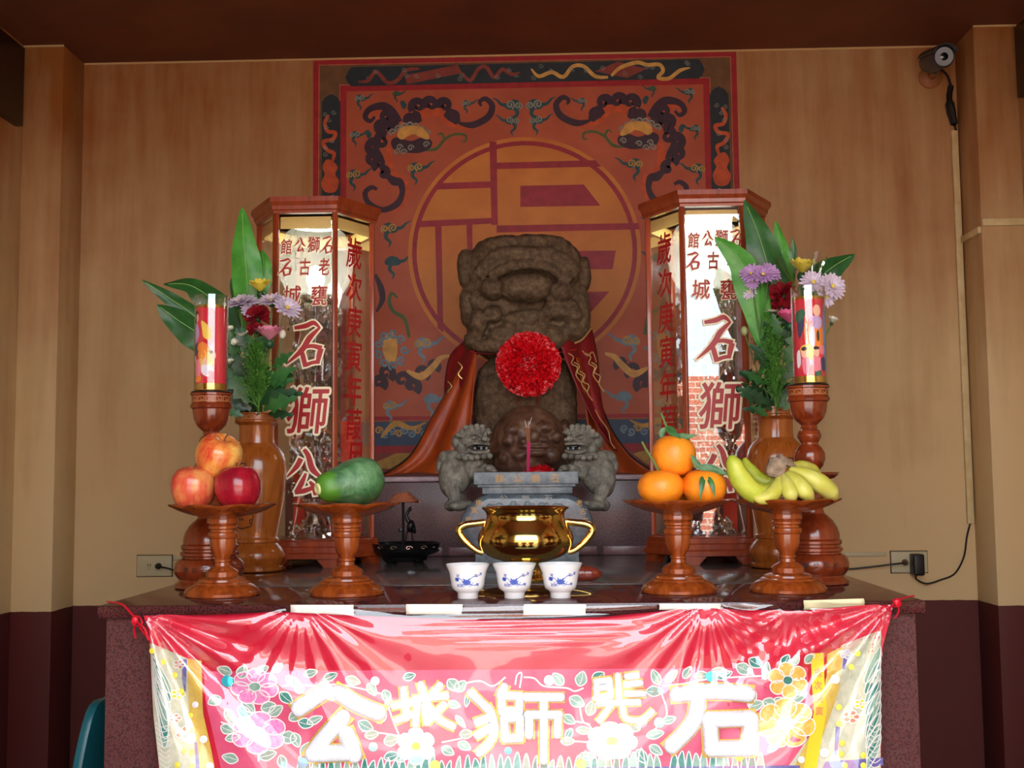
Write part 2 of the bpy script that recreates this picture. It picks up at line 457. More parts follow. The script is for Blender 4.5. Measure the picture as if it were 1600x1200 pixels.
# cartouches of the border
cz = lambda x0, x1, y0, y1: [(x0+6, y0), (x1-6, y0), (x1-3, y0+5), (x1, (y0+y1)/2), (x1-3, y1-5), (x1-6, y1), (x0+6, y1), (x0+3, y1-5), (x0, (y0+y1)/2), (x0+3, y0+5)]
yl = lambda x: -.0227*(x-560)  # dark outline set behind the outlet plate
def top_band(name, mat, lay, pts, w=None):
    pts = [(x, y+yl(x)) for x, y in pts]
    b = pa.mb(name, mat)
    fillp(b, pts, pa.fn(lay)) if w is None else stroke(b, pts, w, pa.fn(lay))
top_band('border_cartouche', 'm_ink', 4, [(549, 105), (1092, 105), (1097, 112), (1101, 121), (1097, 130), (1092, 135), (549, 135), (544, 130), (540, 121), (544, 112)])
for k in range(2):
    pts = [(503, 160), (509, 152), (518, 147), (527, 152), (532, 160), (532, 640), (503, 640)]
both('border_cartouche', 'm_ink', 4, pts)
top_band('border_ribbon', 'm_rust', 5, [(560, 128), (575, 127), (588, 113), (605, 130), (620, 128), (635, 112), (655, 110)], [1, 3, 3, 3, 3, 3, 2])
top_band('border_ribbon', 'm_rust', 5, [(722, 118), (735, 130), (748, 112), (760, 110), (772, 126), (785, 114), (800, 122), (812, 119)], [2, 3, 3, 3, 3, 3, 3, 1])
top_band('border_scroll', 'm_rust', 5, [(632, 120), (715, 105), (722, 118), (636, 134)])
top_band('border_ribbon', 'm_cream', 5, [(830, 114), (842, 126), (862, 120), (880, 128), (895, 112), (912, 112), (930, 128), (950, 130)], [1, 3, 3, 3, 3, 3, 3, 2])
top_band('border_scroll', 'm_rust', 5, [(930, 120), (965, 106), (1010, 118), (980, 132)])
top_band('border_ribbon', 'm_cream', 5, [(955, 128), (970, 115), (995, 108), (1012, 112), (1030, 112), (1036, 122), (1028, 132), (1045, 134), (1062, 122), (1078, 118)], [2, 3, 3, 3, 3, 3, 3, 3, 3, 1])
both('border_ribbon', 'm_flame', 5, [(514, 180), (508, 192), (512, 205), (524, 208), (520, 218), (505, 222), (512, 235), (522, 240), (520, 252)], [2, 3, 3, 3, 3, 3, 3, 3, 2])
both('border_gourd', 'm_flame', 6, [(510, 250), (520, 252), (528, 262), (524, 272), (530, 284), (524, 300), (508, 300), (502, 286), (508, 273), (504, 262)], None, 3)
for k in range(9): both('border_swirl', 'm_grey', 5, spiral(507+22*random.random(), 165+150*random.random(), 4), .45)
for k in range(26):
    x = 555+530*random.random(); b = pa.mb('border_swirl', 'm_grey')
    stroke(b, [(a, c+yl(x)) for a, c in spiral(x, 108+23*random.random(), 4)], .4, pa.fn(5))
# corner creatures, written in the units of the enlarged view
S1 = lambda n, m_, l, p, w: both(n, m_, l, p, [k/4.571 for k in w] if isinstance(w, list) else w/4.571, conv=c1)
F1 = lambda n, m_, l, p, c=4: both(n, m_, l, p, None, c, conv=c1)
S1('creature_flame', 'm_flame', 6, [(700, 560), (850, 480), (950, 485), (1020, 550), (1120, 590), (1230, 580)], [20, 40, 30, 34, 18, 4])
S1('creature_flame', 'm_flame', 6, [(640, 560), (560, 490), (470, 470), (420, 500)], [30, 30, 20, 6])
S1('creature_flame', 'm_flame', 6, [(590, 740), (580, 850), (620, 930), (690, 980), (700, 1080), (640, 1170), (540, 1190)], [20, 34, 26, 30, 26, 20, 6])
D1 = lambda p, w: S1('creature_scroll', 'm_dark', 7, p, [k*1.35 for k in w])
D1([(1080, 560), (1180, 575), (1290, 520), (1322, 440), (1275, 388), (1232, 410), (1245, 440)], [6, 18, 18, 16, 13, 10, 6])
D1([(650, 560), (600, 480), (540, 440), (450, 460), (415, 515), (450, 548), (485, 515)], [26, 26, 22, 16, 14, 11, 6])
D1([(560, 925), (620, 975), (665, 985), (680, 1060), (640, 1140), (540, 1180), (440, 1130), (415, 1060), (460, 1020), (500, 1035)], [8, 24, 20, 14, 18, 15, 14, 14, 12, 8])
for cx, cy, r, a0, d in ((795, 440, 50, 2.4, 1), (885, 430, 50, 2.6, 1), (985, 438, 46, 2.8, 1), (560, 520, 46, 1, -1), (525, 595, 44, 0, -1), (600, 600, 44, 3, 1),
                         (540, 690, 52, -1, -1), (480, 745, 58, -1, -1), (470, 825, 50, 0, -1), (520, 850, 40, 2, 1), (545, 920, 36, 4, 1), (740, 530, 40, 1, 1), (1050, 520, 34, 3, 1)):
    D1(spiral(cx, cy, r, 1.15, a0, d), [24, 23, 22, 20, 18, 16, 14, 13, 12, 11, 10, 9, 8])
for a, b in (((745, 500), (800, 560)), ((500, 640), (560, 620)), ((450, 780), (520, 800)), ((990, 480), (1080, 560)), ((590, 560), (640, 600))):
    D1([a, ((a[0]+b[0])/2, (a[1]+b[1])/2-12), b], [24, 34, 16])
for q in ((690, 430), (440, 640)): F1('creature_leaf', 'm_teal', 7, [(q[0]-25, q[1]-20), (q[0], q[1]-28), (q[0]+22, q[1]+4), (q[0]+4, q[1]+32), (q[0]-14, q[1]+16)], 3)
F1('creature_face', 'm_dark', 8, [(600, 690), (650, 660), (740, 690), (830, 660), (890, 690), (880, 740), (800, 775), (700, 770), (620, 750)])
for i in range(7): S1('creature_ruff', 'm_grey', 8, spiral(612+42*i, 650-75*math.sin(.35+i*.42), 26, 1.2, 2, 1), 6)
for x, y in ((660, 735), (740, 740), (850, 715), (640, 770), (690, 770)): S1('creature_ruff', 'm_grey', 9, spiral(x, y, 24, 1.2, 0, -1), 5)
F1('creature_brow', 'm_cream', 9, [(645, 655), (665, 600), (740, 580), (820, 592), (870, 650), (860, 680), (790, 655), (770, 640), (720, 655), (680, 680)])
S1('creature_whisker', 'm_green', 7, [(810, 755), (920, 745), (985, 675), (1060, 640), (1130, 650), (1130, 690), (1100, 690)], [6, 12, 10, 9, 9, 7, 3])
S1('creature_whisker', 'm_green', 7, [(985, 680), (960, 635), (930, 650)], [10, 8, 3])
def cloud(conv, k, x, y, s, base='m_teal', eye='m_grey', flip=1):
    """swirled cloud with trailing tail"""
    c = lambda a, b: conv(x+a*s*flip, y+b*s)
    both('cloud', base, 6, [c(-50, 0), c(-30, -25), c(0, -34), c(30, -20), c(50, 6), c(30, 24), c(-20, 24), c(-44, 18)], None, 3)
    both('cloud', base, 6, [c(30, 0), c(70, -6), c(95, -30), c(125, -44)], [12*s/k, 9*s/k, 6*s/k, 1/k])
    both('cloud', base, 6, [c(-10, 15), c(-20, 50), c(6, 78), c(-6, 108)], [13*s/k, 10*s/k, 8*s/k, 1/k])
    for (a, b, r) in ((-26, 2, 22), (20, -4, 26)): both('cloud_swirl', eye, 7, [c(p, q) for p, q in spiral(a, b, r, 1.5, 2, 1)], 4.2*s/k)
for x, y, s, e in ((380, 385, .8, 'm_grey'), (345, 645, .8, 'm_grey'), (775, 880, 1.15, 'm_gold'), (335, 930, 1.1, 'm_gold'), (1140, 420, .7, 'm_grey'), (1475, 435, 1.25, 'm_grey'), (1465, 545, 1.0, 'm_grey'), (640, 352, .6, 'm_green')):
    cloud(c1, 4.571, x, y, s, eye=e, flip=-1 if x > 1400 else 1)
# lower creatures and clouds
S3 = lambda n, m_, l, p, w: both(n, m_, l, p, [k/2.727 for k in w] if isinstance(w, list) else w/2.727, conv=c3)
for x, y, s, e in ((105, 75, .75, 'm_gold'), (120, 215, .7, 'm_teal'), (250, 565, .8, 'm_gold'), (110, 830, .65, 'm_gold'), (285, 800, .7, 'm_sky')):
    cloud(c3, 2.727, x, y, s, base='m_sky' if y > 300 else 'm_teal', eye=e)
S3('creature_whisker', 'm_green', 7, [(140, 370), (115, 350), (105, 390), (125, 430), (170, 460), (190, 540)], [4, 7, 8, 8, 9, 6])
both('creature_brow', 'm_cream', 8, [(75, 580), (95, 525), (125, 520), (140, 570), (130, 640), (95, 640)], None, 4, conv=c3)
for i in range(9): S3('creature_ruff', 'm_sky', 8, spiral(112+58*math.cos(i*.7), 590+70*math.sin(i*.7), 20, 1.2, i, 1), 5)
for x, y, r in ((90, 690, 34), (60, 730, 30), (160, 720, 36), (200, 745, 34), (240, 690, 30), (290, 660, 24)):
    S3('creature_scroll', 'm_dark', 7, spiral(x, y, r, 1.15, 1, -1), [16, 16, 15, 14, 13, 12, 11, 10, 9, 8, 7, 6, 5])
S3('creature_flame', 'm_cream', 8, [(180, 680), (240, 705), (290, 665), (320, 630), (360, 615)], [6, 16, 14, 12, 5])
S3('creature_scroll', 'm_dark', 7, [(45, 270), (70, 330), (75, 380), (50, 430)], [6, 14, 12, 4])
for k in range(9):
    S3('lower_scroll', 'm_sky' if k % 3 else 'm_gold', 6, spiral(60+28*k, 935+14*(k % 2), 17, 1.3, k, 1 if k % 2 else -1), 4)
S3('lower_scroll', 'm_gold', 7, [(70, 965), (130, 905), (200, 925), (260, 900)], [4, 14, 9, 3])
both('lower_flame', 'm_gold', 6, [(588, 722), (620, 708), (645, 708), (662, 712), (640, 730), (610, 733), (590, 731)])
# the disc with the character for good fortune
def disc(name, mat, lay, r):
    p = at(821, 393, YW); b = pa.mb(name, mat); k = 72
    fillp(b, [(p.x-.004+r*math.cos(2*PI*i/k), p.z+r*math.sin(2*PI*i/k)) for i in range(k)], pa.fn(lay, raw=True))
DR = 178/459.0
disc('disc_rim', 'm_orange', 10, DR+.014); disc('disc_ring', 'm_mag', 11, DR); disc('disc', 'm_orange', 12, DR-.016)
bar = lambda pts: fillp(pa.mb('character_stroke', 'm_mag'), pts, pa.fn(13))
bar([(765, 222), (776, 222), (778, 352), (768, 352)]); bar([(775, 255), (930, 251), (940, 261), (776, 265)])
bar([(684, 287), (767, 284), (767, 294), (678, 297)]); bar([(652, 346), (768, 341), (768, 350), (650, 356)])
bar([(680, 352), (690, 352), (693, 520), (684, 513)]); bar([(729, 345), (738, 345), (739, 420), (731, 420)])
bar([(776, 353), (998, 349), (999, 359), (776, 364)]); bar([(813, 291), (912, 289), (938, 322), (813, 324)])
bar([(800, 394), (962, 392), (957, 421), (800, 422)]); bar([(800, 458), (952, 456), (905, 508), (800, 510)])
pa.flush()

# ---------------------------------------------------------------- altar
HW = .7105
al = thing('altar_table', 'wide maroon granite altar table against the back wall', 'altar', (0, 2.9, 0))
obj('tabletop', rel(MB().box2((-HW, 2.0, ZT-.022), (HW, YW-.001, ZT)), al.location).mesh('tabletop', .004), 'granite_top', al)
obj('front_panel', rel(MB().box2((-HW+.012, 2.014, 0), (HW-.014, 2.06, ZT-.022)), al.location).mesh('front', .002), 'granite', al)
for s in (-1, 1): obj('side_panel', rel(MB().box2((s*(HW-.06), 2.06, 0), (s*(HW-.014), YW-.001, ZT-.022)), al.location), 'granite', al)
a_ = at(384, 914, 2.34); b_ = at(1222, 905, 2.34)
obj('inlay_slab', rel(MB().box2((a_.x, 2.335, ZT), (b_.x, 3.2, ZT+.0015)), al.location).mesh('slab', .0006), 'greyslab', al)
YT = 3.2; ZTIER = 1.279
ti = thing('stone_plinth', 'purple granite plinth carrying the old stone lion at the back of the altar', 'plinth', (0, 3.5, ZT+.0015))
obj('body', rel(MB().box2((-.66, YT+.012, ZT+.0015), (.66, YW-.002, ZTIER-.015)), ti.location).mesh('body', .002), 'granite_tier', ti)
for i in range(9): obj('base_tile', rel(MB().box2((-.63+.142*i, YT+.006, ZT+.0015), (-.63+.142*i+.125, YT+.012, ZT+.026)), ti.location).mesh('tile', .002), 'pale_base', ti)
obj('top_slab', rel(MB().box2((-.67, YT, ZTIER-.015), (.67, YW-.002, ZTIER)), ti.location).mesh('top', .005), 'pale_edge', ti)
# ---------------------------------------------------------------- more materials
def wood(name, c1, c2, c3, rough=.22, scale=6):
    t = NT(name); v = t.coord('Object', (1, 1, .12)); n = t.noise(v, scale*9, 5, .6, .6); n2 = t.noise(v, scale*2, 3)
    c = t.ramp(n, [(.30, srgb(*c1)), (.5, srgb(*c2)), (.72, srgb(*c3))])
    t.col(t.mix(t.math('MULTIPLY', n2, .5), c, srgb(*c1))); return t.set(rough, 0, .5)
M['wood_stand'] = wood('varnished_fruit_stand_wood', (104, 40, 12), (148, 68, 22), (172, 88, 32))
M['wood_vase'] = wood('varnished_vase_wood', (138, 68, 20), (174, 96, 34), (190, 114, 46))
M['wood_candle'] = wood('reddish_candlestick_wood', (92, 32, 14), (126, 50, 20), (148, 64, 28))
M['wood_case'] = wood('display_case_wood', (122, 44, 18), (152, 62, 28), (170, 78, 36), .3)
M['engrave'] = plain('dark_engraved_line', (58, 30, 18), .6)
M['fret_tan'] = plain('carved_fret_highlight', (172, 110, 66), .45)
M['gold'] = plain('gold_foil', (232, 190, 80), .22, 1)
M['brass'] = plain('polished_brass', (240, 206, 118), .13, 1)
M['white_china'] = plain('white_porcelain', (236, 236, 236), .12, 0, .6)
M['blue_glaze'] = plain('cobalt_glaze', (56, 82, 176), .2, 0, .4)
M['glass'] = lens_glass('clear_glass', gain=2.0)
M['jar_glass'] = lens_glass('candle_glass', 1.5, (.97, .98, .98), 0, 2.0)
def apple_mat(name, c1, c2, c3):
    t = NT(name); v = t.coord('Object', (1, 1, .6)); n = t.noise(v, 20, 4, .6); f = t.noise(t.coord('Object', (1, 1, .1)), 190, 3)
    n = t.math('ADD', n, t.math('MULTIPLY', t.math('SUBTRACT', f, .5), .22))
    t.col(t.ramp(n, [(.34, srgb(*c1)), (.5, srgb(*c2)), (.66, srgb(*c3))])); return t.set(.22, 0, .25)
M['apple_red'] = apple_mat('dark_red_apple_skin', (128, 14, 32), (156, 22, 40), (176, 40, 48))
M['apple_blush'] = apple_mat('blushed_apple_skin', (200, 54, 48), (212, 96, 64), (220, 150, 84))
M['apple_yellow'] = apple_mat('yellow_red_apple_skin', (206, 62, 40), (224, 132, 62), (232, 184, 92))
M['twig'] = plain('brown_twig', (96, 70, 42), .7)
M['green_twig'] = plain('green_stem', (98, 122, 62), .6)
M['orange_peel'] = mottled('mandarin_peel', (238, 126, 24), (246, 152, 40), 18, .36, 0, .1, bump=0)
def peel():
    t = NT('mandarin_peel'); v = t.coord(); n = t.noise(v, 14, 3); t.col(t.ramp(n, [(.3, srgb(236, 118, 18)), (.7, srgb(248, 156, 38))]))
    vo = t.n('ShaderNodeTexVoronoi'); vo.inputs['Scale'].default_value = 420; t.l(v, vo.inputs['Vector']); t.bump(vo.outputs[0], .35, .0012); return t.set(.34)
M['orange_peel'] = peel()
M['citrus_leaf'] = mottled('citrus_leaf', (44, 92, 44), (70, 118, 60), 60, .4)
def papaya_mat():
    t = NT('papaya_skin'); v = t.coord('Object'); n = t.noise(v, 26, 6, .7, .8); f = t.noise(v, 300, 3)
    c = t.ramp(n, [(.34, srgb(42, 84, 46)), (.48, srgb(74, 120, 74)), (.66, srgb(112, 150, 106))])
    k = t.ramp(f, [(.62, (0, 0, 0, 1)), (.7, (1, 1, 1, 1))])
    c = t.mix(t.math('MULTIPLY', k, .35), c, srgb(42, 74, 48))
    s = t.n('ShaderNodeSeparateXYZ'); t.l(v, s.inputs[0])
    e = t.ramp(t.math('ADD', t.math('MULTIPLY', s.outputs[0], -16), t.math('MULTIPLY', n, .7)), [(.86, (0, 0, 0, 1)), (1.0, (1, 1, 1, 1))])
    t.col(t.mix(e, c, srgb(78, 132, 36))); return t.set(.45)
M['papaya'] = papaya_mat()
M['papaya_end'] = plain('papaya_scar', (206, 208, 140), .6)
M['banana'] = mottled('banana_peel', (190, 186, 66), (208, 204, 104), 30, .45, detail=3)
M['banana_green'] = mottled('greenish_banana_peel', (160, 176, 44), (196, 200, 70), 24, .45)
M['banana_crown'] = mottled('dried_banana_crown', (112, 92, 74), (160, 138, 116), 60, .85, bump=.4)

def pxprof(lst, k): return [(r*k, h*k) for r, h in lst]
# ---------------------------------------------------------------- pedestal fruit stands
KS = 2.168/F
stand_prof = [(56, 0), (58, 2), (58, 6), (55, 11), (49, 16), (43, 19), (42, 21), (37, 23), (36, 26), (31, 28), (25, 30), (25, 37), (22, 40), (17, 43), (12, 46), (11, 51), (13, 53), (13, 55), (11, 57),
              (13, 61), (17, 67), (19, 75), (20, 88), (22, 90), (23, 94), (22, 97), (19, 99), (19, 102), (22, 104), (22, 107), (20, 109), (24, 112), (24, 117), (23, 120)]
dish_prof = [(22, 119), (34, 122), (52, 126), (66, 131), (76, 136), (82, 139), (83, 141), (80, 141.5), (70, 138), (55, 135.5), (0, 135)]
def lob(i, a, r, z):
    w = abs(math.sin(a*4)); t = min(1, max(0, (r/KS-40)/42))
    return r*(1-.055*t*(1-w)**2*1.0)*(1+.02*t*w), z+KS*3.0*t*(w-.5)
def fruit_stand(label, px, rz):
    p = ontable(px, 757-.0097*(px-347)*0+0, ZT) if False else None
    x = at(px, 930, 2.168).x
    t = thing('fruit_stand', label, 'fruit stand', (x, 2.168, ZT), rz, 'turned wooden fruit stands')
    obj('pedestal', SM['ped'], 'wood_stand', t); obj('dish', SM['dish'], 'wood_stand', t); return t
SM = dict(ped=MB().lathe(pxprof(stand_prof, KS), 48).mesh('pedestal', ang=28), dish=MB().lathe(pxprof(dish_prof, KS), 96, lob=lob).mesh('dish', ang=50))
fruit_stand('turned wooden fruit stand holding the apples', 347, .2)
fruit_stand('turned wooden fruit stand holding the green papaya', 542, .5)
fruit_stand('turned wooden fruit stand holding the mandarins', 1061, .35)
fruit_stand('turned wooden fruit stand holding the bananas', 1232, .1)
ZD = ZT+135.2*KS                 # dish floor
# apples
ap_prof = [(0, -30), (8, -32), (16, -33), (24, -30), (31, -20), (35.5, -6), (36, 6), (33, 18), (26, 27), (17, 31), (10, 31), (5, 27), (2, 22), (0, 20)]
ap_me = {}
def lumpy(i, a, r, z): return r*(1+.025*math.sin(a*5+1)*(1 if z < 0 else .4)+.02*math.sin(a*2)), z
def apple(label, px, py, Y, mt, rx=1.0, rz=1.0, spin=0, tilt=0):
    p = at(px, py, Y)
    t = thing('apple', label, 'apple', p, spin, 'apples on the fruit stand'); t.rotation_euler = (tilt, 0, spin); t.scale = (rx, rx, rz)
    if mt not in ap_me: ap_me[mt] = MB().lathe(pxprof(ap_prof, KS), 40, lob=lumpy, close=False).mesh('apple', weld=1e-5, ang=180)
    obj('skin', ap_me[mt], mt, t)
    obj('stalk', MB().tube([(0, 0, 20*KS), (.001, 0, 30*KS), (.004, 0, 38*KS)], [.0012, .001, .0016], 6).mesh('stalk'), 'twig', t)
zap = lambda py, Y: py
def zfix(px, Y, h): # pixel row whose height is h at that depth
    lo, hi = 0, 1200
    for _ in range(40):
        m_ = (lo+hi)/2
        if at(px, m_, Y).z > h: lo = m_
        else: hi = m_
    return lo
hA = ZD+33*KS
apple('pink blushed apple at the lower left of the apple pile', 302, zfix(302, 2.145, hA), 2.145, 'apple_blush', .96, 1, .3, .15)
apple('deep red apple at the lower right of the apple pile', 371, zfix(371, 2.145, hA), 2.145, 'apple_red', 1.0, 1, 1.2, -.1)
apple('apple at the back of the pile, nearly hidden', 335, zfix(335, 2.21, hA), 2.21, 'apple_blush', .95, 1, 2.0)
apple('yellow and red apple on top of the apple pile', 342, 712, 2.17, 'apple_yellow', 1.02, 1, .8, .55)
# mandarins
or_prof = [(0, -25), (6, -26), (18, -25), (28, -19), (34, -9), (36, 1), (34, 11), (27, 20), (17, 25), (8, 26), (3, 25), (0, 24)]
or_me = MB().lathe(pxprof(or_prof, KS), 36, lob=lambda i, a, r, z: (r*(1+.012*math.sin(3*a)+.008*math.sin(7*a)), z), close=False).mesh('mandarin', weld=1e-5, ang=180)
def leaf_mesh(pts, w, fold=.25, n=10, crn=None, m_=5):
    """pointed leaf along a 3-D spine, width profile w(t), folded along the midrib"""
    S = cat(pts, max(2, n//(len(pts)-1))); b = MB(); N = len(S); crn = Vector(crn) if crn else Vector((0, -1, 0)); rows = []
    for i, p in enumerate(S):
        t = i/(N-1); d = (S[min(i+1, N-1)]-S[max(i-1, 0)]).normalized(); sd = d.cross(crn).normalized(); nr = sd.cross(d).normalized()
        ww = w(t)
        rows.append([p+sd*ww*u+nr*(-fold*ww*abs(u)+.12*ww*math.sin(t*16+u*3)*abs(u)) for u in [(-1+2*k/(m_-1)) for k in range(m_)]])
    o = 0
    for r in rows: b.v += r
    for i in range(N-1):
        for k in range(m_-1): b.f.append([i*m_+k, i*m_+k+1, (i+1)*m_+k+1, (i+1)*m_+k])
    return b
lw = lambda W, a=.8, e=1.3: (lambda t: max(.0003, W*(math.sin(PI*min(1, max(0, t))**a))**e if 0 < t < 1 else .0003))
def mandarin(label, px, py, Y, leaves=(), sx=1, sz=1, tw=None):
    p = at(px, py, Y); t = thing('mandarin', label, 'mandarin', p, 0, 'mandarins on the fruit stand')
    o = obj('peel', or_me, 'orange_peel', t); o.scale = (sx, sx, sz)
    if tw: obj('stalk', rel(MB().tube(cat([at(*q) for q in tw], 4), .0022, 7), p).mesh('stalk'), 'green_twig', t)
    for i, (pts, w) in enumerate(leaves): obj('leaf', rel(leaf_mesh([at(*q) for q in pts], lw(w)), p).mesh('leaf'), 'citrus_leaf', t)
hO = ZD+26*KS
y1 = zfix(1033, 2.145, hO)
mandarin('squat mandarin with a bare green stalk, lower left of the pile', 1033, y1, 2.145, sx=1.0, sz=1.0, tw=[(1030, y1-24, 2.145), (1022, 722, 2.14), (1010, 703, 2.135), (1003, 690, 2.13)])
mandarin('mandarin with drooping leaves at the lower right of the pile', 1101, y1-1, 2.145, sz=1.02, sx=.96,
         tw=[(1101, y1-26, 2.145), (1101, 736, 2.13)], leaves=[([(1100, 742, 2.115), (1097, 755, 2.098), (1094, 782, 2.095)], .0055), ([(1102, 742, 2.115), (1112, 755, 2.098), (1117, 778, 2.096)], .005),
         ([(1080, 710, 2.12), (1092, 728, 2.12), (1110, 736, 2.12)], .006), ([(1092, 728, 2.125), (1115, 733, 2.12), (1142, 743, 2.11)], .0075)])
mandarin('mandarin at the back of the pile, mostly hidden', 1068, zfix(1068, 2.215, hO), 2.215)
mandarin('mandarin on top of the pile with a leafy twig', 1053, 712, 2.17, sx=.97, sz=1.2, tw=[(1053, 684, 2.17), (1042, 668, 2.165), (1033, 645, 2.16)],
         leaves=[([(1040, 664, 2.165), (1050, 674, 2.15), (1064, 686, 2.14)], .0075), ([(1058, 678, 2.15), (1072, 682, 2.145), (1092, 679, 2.14)], .0055), ([(1042, 668, 2.165), (1034, 676, 2.165), (1036, 690, 2.165)], .0055)])
# papaya, blossom end turned to the left front
pp = [(0, -56), (6, -56), (12, -54), (19, -49), (23, -41), (25, -31), (29, -18), (34, -3), (37.5, 12), (38, 25), (34, 39), (25, 49), (12, 55), (0, 56)]
pc = at(546, 757, 2.17)
pc.z = ZD+37.5*KS
t = thing('papaya', 'green papaya lying on its side on the second fruit stand from the left', 'papaya', pc)
t.rotation_euler = (0, R(-9), R(38))
pm = MB().lathe([(r*KS, z*KS) for r, z in pp], 44, lob=lambda i, a, r, z: (r*(1+.022*math.cos(5*a)), z), close=False); pm.xf(Matrix.Rotation(R(90), 4, 'Y'))
obj('skin', pm.mesh('papaya', weld=1e-5, ang=180), 'papaya', t)
pe = MB().lathe([(0, 56.6*KS), (4*KS, 57*KS), (5.5*KS, 58*KS), (8.5*KS, 57.2*KS), (9.5*KS, 55*KS)], 24, close=False); pe.xf(Matrix.Rotation(R(-90), 4, 'Y'))
obj('blossom_scar', pe.mesh('scar', weld=1e-5), 'papaya_end', t)
# bananas
bp0 = at(1215, 735, 2.15)
t = thing('banana_bunch', 'hand of yellow green bananas on the rightmost fruit stand', 'bananas', (bp0.x, bp0.y, ZD))
BN = [([(1219, 742, 2.15), (1203, 768, 2.128), (1178, 769, 2.11), (1157, 748, 2.102), (1146, 722, 2.10), (1145, 711, 2.10)], [5, 13, 17, 17, 12, 3], 'banana_green'),
      ([(1219, 738, 2.16), (1204, 752, 2.165), (1186, 750, 2.175), (1170, 733, 2.185), (1163, 716, 2.19)], [5, 10, 13, 11, 3], 'banana_green'),
      ([(1219, 742, 2.14), (1216, 758, 2.115), (1205, 774, 2.10), (1188, 779, 2.095), (1178, 777, 2.095)], [5, 10, 12.5, 9, 3], 'banana'),
      ([(1224, 742, 2.13), (1230, 758, 2.105), (1235, 773, 2.095), (1237, 785, 2.10)], [5, 11, 12, 5], 'banana'),
      ([(1230, 740, 2.13), (1246, 752, 2.11), (1258, 768, 2.10), (1268, 782, 2.11)], [5, 11, 13, 5], 'banana'),
      ([(1234, 734, 2.14), (1256, 742, 2.13), (1280, 755, 2.13), (1297, 769, 2.14), (1304, 782, 2.15)], [5, 12, 16, 14, 5], 'banana'),
      ([(1234, 730, 2.17), (1252, 728, 2.19), (1270, 735, 2.21), (1284, 750, 2.22)], [5, 9, 10, 4], 'banana')]
for pts, rd, mt in BN:
    C_ = cat([at(*q) for q in pts], 6); W = []
    for i in range(len(C_)): u = i/6; k = int(u); f = u-k; W.append((rd[min(k, len(rd)-1)]*(1-f)+rd[min(k+1, len(rd)-1)]*f)*KS)
    obj('banana', rel(MB().tube(C_, W, 10), t.location).mesh('banana', ang=60), mt, t)
cr = MB().ell(at(1213, 731, 2.13), (15*KS, 11*KS, 16*KS), 9, 6, Matrix.Rotation(R(15), 3, 'Y'), .6).tube([at(1215, 716, 2.13), at(1234, 724, 2.14), at(1248, 735, 2.15)], [8*KS, 6*KS, 2*KS], 7)
obj('crown', rel(cr, t.location).mesh('crown', ang=25), 'banana_crown', t)

# ---------------------------------------------------------------- ring patterns on turned wood
def wrap(cx, r):
    return lambda a, z: (r*math.sin(a), -r*math.cos(a), z)
def fret(r, z0, z1, n, wl, span=2*PI):
    """key fret running round a band"""
    b = MB(); st = span/n; f = wrap(0, r); h = z1-z0
    for i in range(n):
        a = -PI+i*st
        for seg in ([(a, z0), (a, z1), (a+.8*st, z1), (a+.8*st, z0+.25*h), (a+.4*st, z0+.25*h), (a+.4*st, z0+.6*h)], [(a, z0), (a+st, z0)]):
            for (p, q) in zip(seg, seg[1:]):
                dx, dz = q[0]-p[0], q[1]-p[1]
                if abs(dx) > abs(dz)*1e-6 and abs(dz) < 1e-9: stroke(b, [p, ((p[0]+q[0])/2, p[1]), q], wl, f, smooth=False)
                else:
                    w_ = wl/r; b.add([f(p[0]-w_, p[1]), f(p[0]+w_, p[1]), f(q[0]+w_, q[1]), f(q[0]-w_, q[1])], [(0, 1, 2, 3)])
    return b
# ---------------------------------------------------------------- candlesticks and candles
KC = 2.33/F
cs_prof = [(50, 0), (53, 2), (53, 7), (50, 10), (47, 12), (46, 14), (49, 17), (53, 24), (54, 31), (52, 39), (47, 45), (42, 47), (42, 49), (45, 51), (45, 55), (42, 57), (42, 60), (44, 62), (44, 66), (41, 69),
           (41, 76), (38, 86), (32, 96), (25, 103), (20, 107), (18, 112), (17, 122), (19, 134), (17, 146), (16, 154), (26, 158), (36, 161), (42, 166), (43, 170), (40, 170), (22, 168), (13, 171), (14, 174),
           (20, 180), (23.5, 190), (23, 200), (18, 209), (13.5, 213), (13.5, 216), (15, 218), (18, 223), (18.5, 228), (16, 234), (12, 237), (13, 240), (12, 243), (16, 246), (23, 253), (27, 263), (28.5, 273),
           (29, 278), (32, 280), (33, 283), (32, 286), (30.5, 288), (30.5, 299), (33, 300), (33, 303), (30, 304), (29, 302), (0, 302)]
cs_me = MB().lathe(pxprof(cs_prof, KC), 44).mesh('candlestick', ang=28)
fr_me = fret(30.9*KC, 290*KC, 297.5*KC, 14, .0008).mesh('fret', smooth=False)
pl_me = MB().lathe(pxprof([(26, 302), (31, 302.5), (32, 305), (30, 306.5), (0, 306.5)], KC), 36).mesh('plate')
def candlestick(label, px, text=None):
    x = at(px, 925, 2.33).x
    t = thing('candlestick', label, 'candlestick', (x, 2.33, ZT), 0, 'pair of turned wooden candlesticks')
    b = obj('shaft', cs_me, 'wood_candle', t); obj('fret_band', fr_me, 'fret_tan', b)['kind'] = 'stuff'; obj('drip_plate', pl_me, 'blackboard', t)
    for i, ch in enumerate('獅公石城'):
        f = wrap(0, 54.6*KC); gl = MB(); g_ = glyph(ch, .01); q = 8.5*KC
        gl.add([f(.28*(i-1.5)+(p.x*q)/(54*KC), 31*KC+p.y*q) for p in g_.v], g_.f); obj('inscription', gl.mesh('insc', smooth=False), 'engrave', b)
    return t
candlestick('left turned wooden candlestick behind the apples', 327)
candlestick('right turned wooden candlestick behind the bananas', 1272)
M['candle_red'] = plain('red_printed_sleeve', (222, 22, 62), .35, 0, .3)
